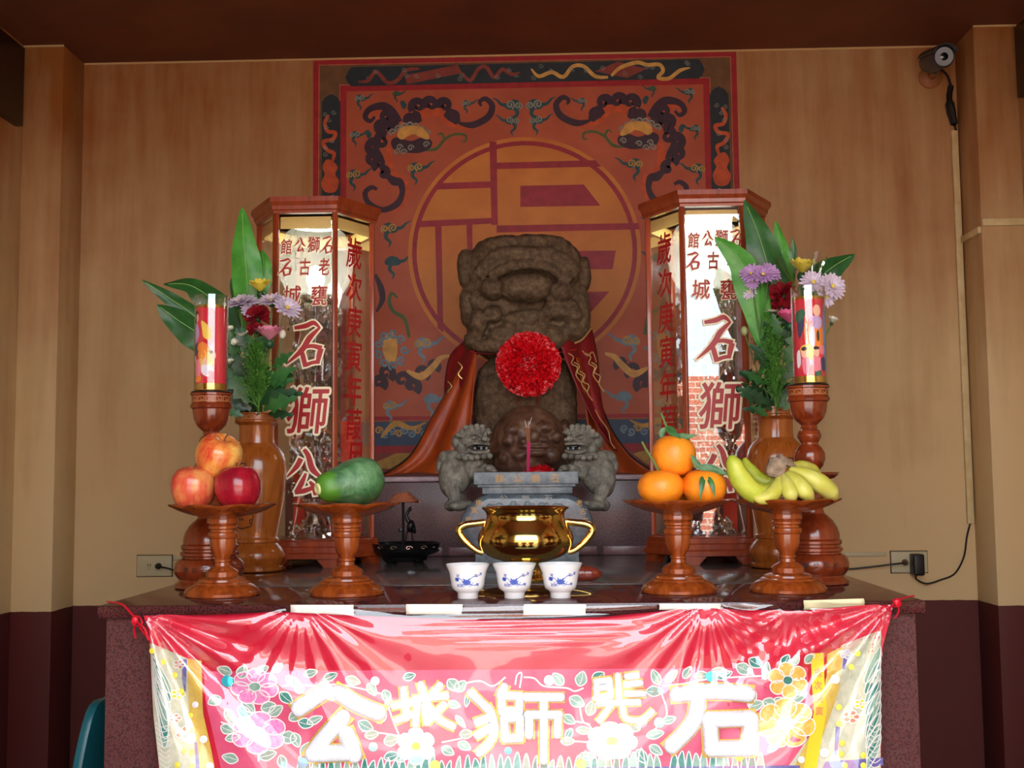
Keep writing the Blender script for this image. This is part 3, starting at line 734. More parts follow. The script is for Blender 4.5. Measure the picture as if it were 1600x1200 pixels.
PC = dict(skin=(242, 190, 160), white=(238, 226, 236), navy=(44, 54, 96), orange=(238, 132, 52), green=(40, 100, 76), yellow=(238, 200, 84), lilac=(196, 168, 214), rose=(236, 130, 150), black=(40, 28, 36), sky=(96, 150, 206))
for k, v in PC.items(): M['print_'+k] = plain('print_'+k, v, .4)
M['wax'] = plain('candle_wax', (250, 236, 226), .5)
def candle(label, px, art):
    z0 = ZT+306.6*KC; x = at(px, 618, 2.33).x
    t = thing('glass_candle', label, 'candle', (x, 2.33, z0), 0, 'pair of glass candles'); r = 26*KC; h = 152*KC
    obj('glass', MB().lathe([(r*.97, 0), (r, .002), (r, h), (r-.0016, h), (r-.0016, .004), (0, .004)], 40, close=False).mesh('glass'), 'jar_glass', t)
    rs = r-.0019
    obj('wax', MB().lathe([(rs-.0012, .005), (rs-.0012, h*.885), (0, h*.885)], 32).mesh('wax'), 'wax', t)
    sl = obj('sleeve', MB().lathe([(rs, .0045), (rs, h*.885)], 48, close=False).mesh('sleeve'), 'candle_red', t)
    for a, b in ((.012, .075), (.862, .892)): obj('gold_band', MB().lathe([(rs+.0002, h*a), (rs+.0002, h*b)], 48, close=False).mesh('band'), 'gold', sl)
    f = lambda a, z: ((rs+.0003)*math.sin(a), -(rs+.0003)*math.cos(a), z)
    n = 0
    for (mt, kind, *d) in art:
        n += 1; b = MB(); g = lambda a, z, n=n: ((rs+.0003+n*.00001)*math.sin(a), -(rs+.0003+n*.00001)*math.cos(a), z*h)
        if kind == 'o':
            a, z, ra, rz = d; b.grid(lambda u, v: g(a+ra*v*math.cos(2*PI*u), z+rz*v*math.sin(2*PI*u)), 14, 3)
        else:
            cx = sum(p[0] for p in d[0])/len(d[0]); cy = sum(p[1] for p in d[0])/len(d[0]); P = cat(d[0], 3, True)
            b.grid(lambda u, v: (lambda q: g(cx+(q.x-cx)*v, cy+(q.y-cy)*v))(P[int(round(u*len(P))) % len(P)]), len(P), 3)
        obj('printed_figure', b.mesh('print', smooth=False), 'print_'+mt, sl)
    return t
candle('glass candle with a printed lady, left of the vases', 329, [
    ('green', 'p', [(-1.2, .09), (-.5, .09), (-.6, .13), (-1.2, .16)]), ('navy', 'p', [(-1.25, .52), (-.7, .50), (-.55, .42), (-.8, .36), (-1.2, .38)]), ('lilac', 'p', [(-1.2, .66), (-.75, .70), (-.55, .58), (-.9, .48), (-1.2, .52)]),
    ('black', 'o', -.82, .79, .2, .045), ('skin', 'o', -.76, .755, .15, .045), ('black', 'o', -.95, .73, .12, .03), ('yellow', 'p', [(-.4, .72), (-.1, .70), (.2, .64), (.3, .56), (.15, .52), (-.2, .55), (-.3, .62)]),
    ('orange', 'p', [(-.7, .46), (-.2, .50), (.2, .42), (0, .30), (-.5, .32)]), ('yellow', 'p', [(-.5, .34), (.1, .44), (.5, .36), (.3, .22), (-.3, .22)]), ('rose', 'p', [(-.9, .30), (-.5, .32), (-.35, .2), (-.6, .12), (-1, .18)]),
    ('skin', 'o', .42, .36, .18, .04), ('skin', 'o', -1.0, .33, .16, .04), ('black', 'o', .3, .395, .12, .018), ('skin', 'o', -.1, .3, .16, .04), ('white', 'p', [(-.3, .26), (.2, .28), (.4, .18), (.1, .14), (-.3, .18)]),
    ('rose', 'p', [(.1, .2), (.45, .2), (.5, .12), (.2, .11)]), ('orange', 'p', [(-.9, .14), (-.4, .16), (-.4, .1), (-.85, .09)])])
candle('glass candle with a printed white bearded elder, right of the vases', 1267, [
    ('sky', 'p', [(.85, .75), (1.2, .8), (1.3, .2), (1.0, .12), (.8, .4)]), ('green', 'p', [(-1.1, .72), (-.6, .76), (-.4, .7), (-.8, .62), (-1.1, .64)]), ('navy', 'p', [(-.95, .62), (-.55, .66), (-.5, .58), (-.8, .46), (-.95, .5)]),
    ('orange', 'p', [(-.5, .62), (0, .66), (.7, .6), (.75, .4), (.3, .32), (-.4, .36)]), ('skin', 'o', .32, .74, .27, .06), ('lilac', 'p', [(-.25, .66), (.3, .69), (.7, .64), (.5, .56), (0, .55), (-.3, .6)]),
    ('white', 'p', [(-.15, .55), (.1, .57), (.15, .42), (0, .36), (-.2, .44)]), ('black', 'o', .35, .48, .1, .06), ('yellow', 'p', [(-.8, .36), (-.3, .40), (.1, .34), (-.1, .24), (-.6, .26)]),
    ('skin', 'o', -.55, .3, .2, .045), ('black', 'o', -.55, .35, .2, .02), ('skin', 'o', .22, .31, .2, .045), ('black', 'o', .22, .355, .2, .018), ('rose', 'p', [(-.7, .24), (-.3, .26), (-.25, .12), (-.6, .1)]),
    ('rose', 'o', .65, .34, .22, .05), ('rose', 'p', [(.0, .26), (.45, .26), (.5, .14), (.05, .12)]), ('navy', 'p', [(.5, .24), (.9, .26), (.95, .14), (.6, .13)]), ('green', 'p', [(.1, .11), (.5, .13), (.5, .08), (.1, .075)]),
    ('white', 'p', [(-1.1, .3), (-.85, .34), (-.8, .2), (-1.05, .16)])])

# ---------------------------------------------------------------- cups
KU = 2.085/F
cup_prof = [(15, 0), (16, 1), (16, 8), (18, 11), (24, 15), (26, 22), (27.5, 32), (30, 43), (34, 52), (34.3, 53), (33.4, 53), (29, 42), (26, 31), (24, 20), (18, 14), (0, 12)]
cup_me = MB().lathe(pxprof(cup_prof, KU), 44).mesh('cup', ang=50)
def cup_art():
    b = MB(); f0 = pxprof(cup_prof, KU)
    def rad(z):
        for (r0, z0), (r1, z1) in zip(f0[:10], f0[1:10]):
            if z0 <= z <= z1 and z1 > z0: return r0+(r1-r0)*(z-z0)/(z1-z0)
        return f0[8][0]
    g = lambda x, y: (lambda a, z: ((rad(z)+.00025)*math.sin(a), -(rad(z)+.00025)*math.cos(a), z))(x/27.0, y*KU)
    def petal(x, y, ang, L, w):
        c, s = math.cos(ang), math.sin(ang)
        fillp(b, [(x, y), (x+L*.5*c-w*s, y+L*.5*s+w*c), (x+L*c, y+L*s), (x+L*.5*c+w*s, y+L*.5*s-w*c)], g)
    for k in range(3):
        X = k*56.5
        for i in range(9): petal(X, 23, -.15+i*.43, 12 if i % 2 else 9.5, 2.2)
        stroke(b, [(X+5, 25), (X+12, 22), (X+17, 24), (X+20, 22)], .5, g); stroke(b, [(X+5, 31), (X+11, 36), (X+17, 36), (X+23, 40)], .5, g); stroke(b, [(X-5, 28), (X-11, 33), (X-16, 31)], .5, g)
        for x, y in ((X+18, 23), (X+22, 39), (X+14, 37), (X-13, 37), (X-17, 31), (X-9, 22), (X-14, 22)):
            for i in range(4): petal(x, y, i*1.57+.6, 3.4, .9)
        for i in range(6): petal(X-15, 31, i*1.05, 4.2, 1.3)
    return b.mesh('blue', smooth=False)
cup_bl = cup_art()
for px, lb in ((731, 'white porcelain cup with blue flowers, leftmost of three'), (804, 'white porcelain cup with blue flowers, middle of three'), (876, 'white porcelain cup with blue flowers, rightmost of three')):
    t = thing('offering_cup', lb, 'cup', (at(px, 933, 2.085).x, 2.085, ZT), 0, 'porcelain offering cups')
    c = obj('cup', cup_me, 'white_china', t); obj('blue_flowers', cup_bl, 'blue_glaze', c)['kind'] = 'stuff'

# ---------------------------------------------------------------- brass incense pot
KB = 2.40/F; bx = at(822, 900, 2.40).x
t = thing('brass_pot', 'polished brass incense pot with looped handles behind the cups', 'incense pot', (bx, 2.40, ZT+.0015))
zb = lambda y: (911-y)
pot_prof = [(30, 0), (33, 2), (33, 6), (29, 9), (26, 14), (25, 22), (28, 29), (40, 33), (52, 37), (60, 41), (68, 48), (73, 57), (74.5, 66), (72, 76), (66, 87), (62, 94), (60, 100), (61, 106), (64, 110), (67, 112), (68, 114), (66, 115.5), (63, 115), (60, 111), (57, 103), (58, 95), (0, 94)]
obj('bowl', MB().lathe(pxprof(pot_prof, KB), 72).mesh('pot', ang=60), 'brass', t)
M['ash'] = mottled('incense_ash', (150, 140, 132), (190, 182, 172), 80, .95)
obj('ash_bed', MB().lathe(pxprof([(57, 94), (57, 104), (30, 109), (0, 110)], KB), 32).mesh('ash'), 'ash', t)
for s in (-1, 1):
    pts = [(62*s, 0, 92), (76*s, 0, 90), (92*s, 0, 88), (102*s, 0, 83), (103*s, 0, 76), (97*s, 0, 66), (88*s, 0, 57), (76*s, 0, 48), (66*s, 0, 45)]
    obj('handle', MB().tube([Vector(p)*KB for p in cat(pts, 4)], [q_*KB for q_ in (5, 5.6, 6, 6, 6, 6, 5.6, 5, 5)], 10).mesh('handle'), 'brass', t)
# divination block
M['lacquer'] = mottled('red_brown_lacquer', (112, 40, 28), (138, 56, 38), 40, .25, 0, .4)
p = ontable(913, 911); t = thing('divination_block', 'red brown crescent divination block behind the right cup', 'moon block', (p.x, p.y+.03, ZT))
kk = 2.3/F
mbk = MB().tube([Vector((q.x*kk, q.y*kk, .016)) for q in cat([(-26, -8), (-15, 3), (0, 7), (15, 3), (26, -8)], 6)], [5*kk, 11*kk, 14*kk, 11*kk, 5*kk], 14)
for v in mbk.v: v.z = max(v.z, 0)
obj('block', mbk.mesh('block', ang=60), 'lacquer', t)
# ---------------------------------------------------------------- hexagonal display cases
M['case_inner'] = plain('cream_inner_rail', (226, 196, 120), .5)
M['case_ceiling'] = plain('white_case_ceiling', (232, 236, 226), .5)
M['led'] = emit('led_ring', (255, 250, 226), 34)
M['bulb'] = emit('small_bulb', (255, 252, 236), 40)
M['letter_red'] = plain('red_vinyl_letter', (172, 20, 26), .4)
M['letter_edge'] = plain('cream_vinyl_edge', (248, 236, 200), .45)
M['red_paper'] = plain('red_paper', (226, 62, 34), .6)
M['crystal'] = lens_glass('crystal', 2.4, (.96, .98, 1), .02, 2.4)
M['silver'] = plain('silvered_metal', (200, 204, 210), .15, 1)
M['frost'] = NT('frosted_glass').m
_t = M['frost'].node_tree; _b = _t.nodes['Principled BSDF']; _b.inputs['Base Color'].default_value = (.86, .92, .88, 1); _b.inputs['Roughness'].default_value = .25; _b.inputs['Alpha'].default_value = .3
M['etch'] = plain('etched_line', (96, 128, 120), .6)
YX = 2.83; SX = .153; AP = SX*math.cos(R(30)); YCX = YX+AP
z_top = at(475, 309, YX).z; z_mold = at(475, 333, YX).z; ZB0 = ZT+.0015; z_base = at(475, 845, YX).z
hexpt = lambda r, i: Vector((r*math.cos(R(60*i)), r*math.sin(R(60*i)), 0))
def hexprof(prof): return MB().lathe(prof, 6)
S_ = lambda pts, w: ('s', pts, w)
# brush characters drawn in a unit box (x right, y up), strokes with half widths
SHI = [S_([(-.36, .38), (-.02, .43), (.22, .50), (.42, .36)], [.05, .075, .07, .02]), S_([(.40, .38), (.10, .14), (-.14, -.16), (-.62, -.50)], [.03, .085, .085, .01]),
       S_([(-.16, -.10), (-.10, -.30), (-.02, -.56)], [.05, .075, .07]), S_([(-.14, -.10), (.18, -.06), (.46, -.12)], [.05, .06, .08]),
       S_([(.44, -.12), (.38, -.30), (.34, -.48)], [.085, .08, .05]), S_([(-.02, -.52), (.18, -.46), (.40, -.44)], [.06, .055, .06])]
GONG = [S_([(-.10, .30), (-.22, .12), (-.48, -.10)], [.075, .07, .012]), S_([(-.02, .50), (.10, .36), (.22, .06), (.50, -.14)], [.05, .07, .085, .02]),
        S_([(.04, -.02), (-.08, -.24), (-.22, -.44)], [.03, .075, .07]), S_([(-.26, -.44), (.0, -.40), (.28, -.32)], [.05, .07, .05]), S_([(.14, -.20), (.26, -.32), (.30, -.50)], [.03, .075, .05])]
def case(name_label, lamp_label, px, sides, dim=1.0):
    xc = at(px, 600, YX).x; root = thing('display_case', name_label, 'display case', (xc, YCX, ZB0), 0, 'hexagonal glass display cases')
    L = lambda z: z-ZB0
    zb, zm, zt = L(z_base), L(z_mold), L(z_top)
    obj('base', hexprof([(.166, .02), (.174, .021), (.174, .032), (.168, .036), (.168, .048), (.163, .051), (.163, .062), (.158, zb), (.15, zb)]).mesh('base', ang=20), 'wood_case', root)
    for i in range(6):
        p, q0, q1 = hexpt(.168, i), hexpt(.168, i-1), hexpt(.168, i+1); d0 = (q0-p).normalized(); d1 = (q1-p).normalized(); b = MB(); inn = p*.82
        top = [p, p+d0*.05, inn+d0*.035, inn, inn+d1*.035, p+d1*.05]; bot = [p, p+d0*.032, inn+d0*.022, inn, inn+d1*.022, p+d1*.032]
        b.add([v+Vector((0, 0, .0201)) for v in top]+bot, [[5, 4, 3, 2, 1, 0], [6, 7, 8, 9, 10, 11]]+[[k, (k+1) % 6, 6+(k+1) % 6, 6+k] for k in range(6)])
        obj('foot', b.mesh('foot', smooth=False), 'wood_case', root)
    for i in range(6):
        p = hexpt(SX-.005, i)
        obj('post', MB().box(p+Vector((0, 0, (zb+zm)/2)), (.013, .013, zm-zb), Matrix.Rotation(R(60*i), 3, 'Z')).mesh('post', .002), 'wood_case', root)
        a, c = hexpt(SX-.005, i), hexpt(SX-.005, i+1); mid = (a+c)/2; d = (c-a)
        g = MB().box(mid+Vector((0, 0, (zb+zm)/2)), (d.length-.011, .003, zm-zb-.002), Matrix.Rotation(math.atan2(d.y, d.x), 3, 'Z'))
        obj('glass_pane', g.mesh('pane', smooth=False), 'glass', root)
        obj('inner_rail', MB().box(mid*.955+Vector((0, 0, zm-.022)), (d.length-.02, .004, .03), Matrix.Rotation(math.atan2(d.y, d.x), 3, 'Z')).mesh('rail', .001), 'case_inner', root)
    obj('floor_board', hexprof([(SX-.012, zb-.004), (SX-.012, zb+.003)]).mesh('fb', smooth=False), 'wood_case', root)
    obj('ceiling_board', hexprof([(SX-.006, zm), (SX-.006, zm+.006)]).mesh('cb', smooth=False), 'case_ceiling', root)
    ld = MB().lathe([(.055, zm-.004), (.055, zm-.0003), (.068, zm-.0003), (.068, zm-.004), (.055, zm-.004)], 32, close=False)
    obj('led_ring', ld.mesh('led'), 'led', root)
    obj('cornice', hexprof([(.150, zm), (.158, zm), (.159, zm+.006), (.163, zm+.009), (.164, zm+.018), (.168, zm+.023), (.1715, zm+.027), (.1715, zt), (.10, zt+.001)]).mesh('cornice', ang=20), 'wood_case', root)
    # red paper strips in the back corners
    for i, (w_, h0) in {1: (.036, .30), 2: (.03, .27)}.items():
        p = hexpt(SX-.024, i); obj('red_paper_strip', MB().box(p+Vector((0, 0, zb+h0/2+.004)), (w_, .002, h0)).mesh('strip', smooth=False), 'red_paper', root)
    if sides == 'L':                    # little ring knob on the post of the door
        p = hexpt(SX+.002, 4); obj('door_knob', MB().lathe([(.003, 0), (.006, .001), (.006, .004), (.003, .005)], 16, (0, 0, 0)).xf(Matrix.Translation(p+Vector((-.006, -.004, at(1068, 642, YX).z-ZB0))) @ Matrix.Rotation(R(90), 4, 'X')).mesh('knob'), 'silver', root)
    # lettering on the panes
    k = YX/F; yf = -AP+.0002
    def put(shape, x, z, sx, sz, nrm=0, big=False, sh=0.0):
        """letter on the pane whose outward normal is turned nrm from the front"""
        rot = Matrix.Rotation(nrm, 3, 'Z')
        for lay, (mt, nm) in enumerate((('letter_edge', 'letter_edge'), ('letter_red', 'letter'))):
            if lay == 0 and not big: continue
            b = MB(); ext = big*(1-lay)
            fn = lambda u, v: rot @ Vector((x+u, yf-.0006-lay*.0003, z+v)) 
            if isinstance(shape, str):
                g = bold(shape, .014) if lay else bold(shape, .014+ext, 14)
                b.add([fn(sx*(p.x+sh*p.y), sz*p.y)-rot @ Vector((0, p.z, 0)) for p in g.v], g.f)
            else:
                for j, (_, pts, w) in enumerate(shape):
                    P = [(q[0]*sx, q[1]*sz) for q in pts]; W = [v*sx+(ext*sx if not lay else 0) for v in w]
                    if not lay:
                        e0 = Vector(P[0])-Vector(P[1]); e1 = Vector(P[-1])-Vector(P[-2]); P = [tuple(Vector(P[0])+e0.normalized()*ext*sx)]+P[1:-1]+[tuple(Vector(P[-1])+e1.normalized()*ext*sx)]
                    stroke(b, P, W, lambda u, v, j=j: fn(u, v)-rot @ Vector((0, j*.00002, 0)))
            obj(nm, b.mesh(nm, smooth=False), mt, root)
    # positions measured on the left case, as pixel offsets from its middle line and rows
    zz = lambda y: at(475, y, YX).z-ZB0
    for ch, x, y, w, h in (('館', -30, 385, 17, 24), ('公', -8, 382, 18, 24), ('獅', 14, 382, 19, 25), ('石', 35, 383, 19, 26)):
        put(SHI if ch == '石' else (GONG if ch == '公' else ch), x*k, zz(y), w*k, h*k, big=.035, sh=.1)
    for ch, x, y, w, h in (('石', -32, 417, 22, 26), ('古', 0, 417, 17, 27), ('老', 31, 417, 17, 27), ('城', -20, 461, 27, 30), ('甕', 23, 462, 25, 31)):
        put(SHI if ch == '石' else ch, x*k, zz(y), w*k, h*k, big=.04, sh=.08)
    put(SHI, 3*k, zz(537), 53*k, 66*k, big=.045); put('獅', 5*k, zz(641), 62*k, 72*k, big=.055, sh=.12); put(GONG, 1*k, zz(738), 58*k, 72*k, big=.045)
    for s in sides:
        nr = R(60) if s == 'R' else R(-60)
        for i, ch in enumerate('歲次庚寅年葭月'):
            put(ch, .004*(-1 if s == 'R' else 1), zz(389+i*54.5), 37*k, (50 if i != 1 else 44)*k, nr, sh=.12)
    # crystal lamp standing inside
    c = thing('crystal_lamp', lamp_label, 'lamp', (xc, YCX, z_base+.003), 0, 'crystal lamps in the display cases')
    kp = YCX/F; H = lambda y: (at(475, y, YCX).z-(z_base+.003))
    prof = lambda l: [(r*kp, H(y)) for r, y in l]
    obj('foot', MB().lathe(prof([(40, 848.5), (42, 843), (36, 832), (20, 818), (12, 806), (14, 795), (10, 790)]), 12).mesh('foot', ang=10), 'crystal', c)
    obj('stem', MB().lathe(prof([(12, 790), (22, 780), (30, 764), (24, 748), (14, 736), (18, 722), (32, 708), (36, 690), (26, 676), (15, 668), (18, 652), (30, 640), (22, 618), (16, 600), (30, 580), (36, 566), (30, 548), (24, 520), (34, 500), (36, 480), (30, 470)]), 10).mesh('stem', ang=10), 'crystal', c)
    obj('rod', MB().lathe(prof([(4, 846), (4, 470)]), 10).mesh('rod'), 'silver', c)
    rnd = random.Random(px)
    bd = MB()
    for y, r, n in ((838, 34, 12), (824, 30, 10), (760, 34, 12), (735, 24, 9), (705, 38, 13), (690, 36, 12), (640, 32, 12), (585, 36, 13), (565, 40, 14), (540, 34, 12), (505, 38, 14), (488, 40, 15)):
        for i in range(n):
            a = 2*PI*(i+.5*(y % 2))/n+rnd.random()*.1; q = Vector((r*kp*math.cos(a), r*kp*math.sin(a), H(y)))
            bd.ell(q, (.0062, .0062, .0075+.004*rnd.random()), 6, 4)
            if y in (705, 565, 488): bd.ell(q-Vector((0, 0, .022)), (.005, .005, .012), 6, 3)
    sb = MB()
    for i in range(170):
        y = rnd.choice((835, 822, 770, 750, 720, 700, 640, 600, 575, 545, 510, 492))+rnd.uniform(-8, 8); a = rnd.uniform(0, 6.283); r = rnd.uniform(26, 44)
        sb.ell((r*kp*math.cos(a), r*kp*math.sin(a), H(y)), (.004, .004, .006), 5, 3)
    obj('added_sparkle_drops', sb.mesh('drops', smooth=False), 'silver', c)['kind'] = 'stuff'  # silver drops added only for sparkle among the crystals
    o = obj('crystal_beads', bd.mesh('beads', smooth=False), 'crystal', c); o['kind'] = 'stuff'
    obj('collar', MB().lathe(prof([(34, 478), (36, 474), (36, 466), (30, 462)]), 24).mesh('collar'), 'silver', c)
    gl = MB().lathe(prof([(30, 466), (46, 456), (56, 436), (60, 412), (57, 388), (46, 366), (28, 353), (0, 348)]), 36, close=False)
    gb = obj('globe', gl.mesh('globe', weld=1e-5, ang=180), 'frost', c)
    ef = MB(); rr = 60.6*kp
    g2 = lambda a, z: (rr*math.cos(z)*math.sin(a), -rr*math.cos(z)*math.cos(a), H(412)+rr*1.02*math.sin(z))
    for cx_, cz_ in ((-.5, .55), (.35, .7), (-.45, -.1)):
        stroke(ef, [(cx_+.2*(1+.35*math.cos(5*u))*math.cos(u), cz_+.2*(1+.35*math.cos(5*u))*math.sin(u)) for u in [2*PI*i/30 for i in range(30)]], .008, g2, True, 1)
    obj('etched_flowers', ef.mesh('etch', smooth=False), 'etch', gb)['kind'] = 'stuff'
    obj('bulb', MB().lathe(prof([(8, 466), (9, 455), (14, 440), (14, 428), (8, 418), (0, 415)]), 16).mesh('bulb'), 'bulb', c)
    return root
case('hexagonal wooden display case with red lettering behind the papaya', 'crystal lamp with a frosted globe inside the left display case', 475.5, 'R')
case('hexagonal wooden display case with red lettering behind the bananas', 'crystal lamp with a frosted globe inside the right display case', 1119, 'LR')

# ---------------------------------------------------------------- vases
KV = 2.745/F
v_prof = [(42, 0), (43.5, 2), (43.5, 6), (40, 8), (41, 11), (44.5, 19), (45, 24), (43.5, 30), (39, 37), (35, 41), (34, 43), (36, 45), (36, 49), (34, 51), (33, 54), (35, 66), (40, 92), (44, 117), (46, 140), (46.5, 155), (45.5, 168), (42.5, 180), (37, 189), (31, 194.5), (30, 196), (28, 198), (27, 205), (27, 222), (28, 226), (33, 229), (35, 231), (35, 233), (33.5, 234.5), (33.5, 242), (35, 243), (35, 245), (31, 245.5), (29, 243), (26, 225), (25, 190), (0, 186)]
v_me = MB().lathe(pxprof(v_prof, KV), 48).mesh('vase', ang=28)
vf_me = fret(33.8*KV, 235.5*KV, 241.5*KV, 15, .0008).mesh('fret', smooth=False)
def v_rad(h):
    best = 46
    for (r0, z0), (r1, z1) in zip(v_prof[13:24], v_prof[14:24]):
        if z0 <= h <= z1: best = r0+(r1-r0)*(h-z0)/max(1e-6, z1-z0)
    return best
def v_art(a0):
    b = MB(); f = lambda a, h: ((v_rad(h)+.35)*KV*math.sin(a+a0), -(v_rad(h)+.35)*KV*math.cos(a+a0), h*KV)
    def ln(pts, w=.02):
        for (x0, y0), (x1, y1) in zip(pts, pts[1:]):
            n = 8; st = [(x0+(x1-x0)*i/n, y0+(y1-y0)*i/n) for i in range(n+1)]
            if abs(x1-x0) < abs(y1-y0)/40:
                for (xa, ya), (xb, yb) in zip(st, st[1:]): b.add([f(xa-w, ya), f(xa+w, ya), f(xb+w, yb), f(xb-w, yb)], [(0, 1, 2, 3)])
            else:
                for (xa, ya), (xb, yb) in zip(st, st[1:]): b.add([f(xa, ya-.9), f(xa, ya+.9), f(xb, yb+.9), f(xb, yb-.9)], [(0, 1, 2, 3)])
    for s in (-1, 1):
        ln([(s*.50, 82), (s*.50, 158), (s*.34, 158), (s*.34, 150), (s*.42, 150)]); ln([(0, 166), (s*.26, 166), (s*.26, 158), (s*.34, 158)]); ln([(s*.50, 82), (s*.44, 70), (0, 66)]); ln([(s*.50, 80), (s*.38, 80), (s*.38, 74), (s*.44, 74)])
    for i, ch in enumerate('石獅公'):
        g = glyph(ch, .015); b.add([f(p.x*.34, 138-i*26+p.y*18) for p in g.v], g.f)
    stroke(b, [(-.2, 82), (-.05, 76), (.1, 80), (.22, 74)], [.5, 2, 2, .5], lambda x, y: f(x, y)) if False else None
    return b.mesh('cartouche', smooth=False)
VX = {}
def vase(label, px, a0):
    x = at(px, 800, 2.745).x
    t = thing('wooden_vase', label, 'vase', (x, 2.745, ZT+.0015), 0, 'pair of wooden flower vases'); VX[px] = Vector((x, 2.745, ZT+.0015+243*KV))
    b = obj('body', v_me, 'wood_vase', t); obj('fret_band', vf_me, 'fret_tan', b)['kind'] = 'stuff'; obj('engraved_cartouche', v_art(a0), 'engrave', b)
vase('baluster shaped wooden vase standing behind the apples', 400, -.38); vase('baluster shaped wooden vase standing behind the bananas', 1215, .12)

# ---------------------------------------------------------------- flowers
def leafmat(name, c1, c2, rough=.38):
    t = NT(name); n = t.noise(t.coord('Object'), 30, 3); t.col(t.ramp(n, [(.3, srgb(*c1)), (.7, srgb(*c2))])); m_ = t.set(rough)
    t.b.inputs['Transmission Weight'].default_value = 0; return m_
M['leaf_bright'] = leafmat('bright_green_leaf', (62, 140, 44), (84, 164, 58))
M['leaf_deep'] = leafmat('deep_green_leaf', (34, 84, 36), (52, 108, 48))
M['leaf_dark'] = leafmat('dark_foliage', (26, 62, 36), (40, 84, 46))
M['rib'] = plain('pale_midrib', (140, 186, 100), .5)
M['spray'] = leafmat('feathery_green', (68, 128, 40), (96, 156, 54), .6)
M['stemg'] = plain('flower_stem', (88, 128, 66), .6)
for n_, c_ in dict(lilac=(226, 212, 232), purple=(192, 150, 206), yellow=(240, 222, 72), crimson=(150, 18, 34), pink=(238, 150, 176), hotpink=(240, 110, 160), cream=(238, 236, 216), bud=(160, 170, 110)).items():
    M['petal_'+n_] = plain('petal_'+n_, c_, .55)
M['cello'] = lens_glass('cellophane', 1.5, (.98, .98, .98), .05, 1.5)
def bloom(c, n, R_, layers, cup=.35, wid=.22, curl=.2, seed=1):
    """petals of a flower facing n; layers = [(count, radius factor, lift)]"""
    rnd = random.Random(seed); n = Vector(n).normalized(); u = n.orthogonal().normalized(); v = n.cross(u); b = MB()
    for li, (cnt, rf, lift) in enumerate(layers):
        for i in range(cnt):
            a = 2*PI*(i+.5*(li % 2)+.3*rnd.random())/cnt; d = u*math.cos(a)+v*math.sin(a); s = n.cross(d); L = R_*rf*(.9+.2*rnd.random()); w = R_*wid*rf
            pts = []
            for t_, ww in ((.08, .35), (.45, .9), (.8, 1.0), (1.0, .35)):
                q = c+d*(L*t_*math.cos(lift*1.0))+n*(L*t_*math.sin(lift)*(1-curl*t_))
                pts += [q-s*w*ww*.5, q+n*(-.1*w), q+s*w*ww*.5]
            o = len(b.v); b.v += pts
            for k in range(3):
                for j in range(2): b.f.append([o+k*3+j, o+k*3+j+1, o+k*3+j+4, o+k*3+j+3])
    return b
def ruffle(c, R_, seed=2):
    """carnation head of crumpled petals"""
    rnd = random.Random(seed); b = MB()
    for i in range(46):
        d = Vector((rnd.uniform(-1, 1), rnd.uniform(-1, .6), rnd.uniform(-.2, 1))).normalized(); u = d.orthogonal().normalized(); v = d.cross(u); L = R_*(.75+.3*rnd.random()); o = len(b.v)
        for k in range(5):
            w = (k-2)/2*.42*R_
            b.v += [c+d*L*.3+u*w*.3, c+d*(L+rnd.uniform(-.12, .12)*R_)+u*w+v*rnd.uniform(-.12, .12)*R_]
        for k in range(4): b.f.append([o+2*k, o+2*k+1, o+2*k+3, o+2*k+2])
    return b
def stem_to(base, top, sag=.02, n=8):
    b_, t_ = Vector(base), Vector(top); mid = (b_+t_)/2+Vector(((t_.x-b_.x)*.15, 0, sag)); return cat([b_, mid, t_], n)
def lobed_leaf(p, d, L, w, seed=0):
    """notched chrysanthemum leaf from p along d"""
    d = Vector(d).normalized(); n = Vector((0, -1, .25)); s = d.cross(n).normalized(); n = s.cross(d); rnd = random.Random(seed)
    b = MB(); N = 11; P = Vector(p); rows = []
    for i in range(N):
        t = i/(N-1); ww = w*math.sin(PI*min(.97, t*.92+.06))*(1.15, .75, .5)[i % 3]*(.9+.3*rnd.random()); q = P+d*L*t-n*L*.22*t*t
        b.v += [q-s*ww+n*.12*ww, q, q+s*ww+n*.12*ww]
    for i in range(N-1):
        for j in range(2): b.f.append([3*i+j, 3*i+j+1, 3*i+j+4, 3*i+j+3])
    return b
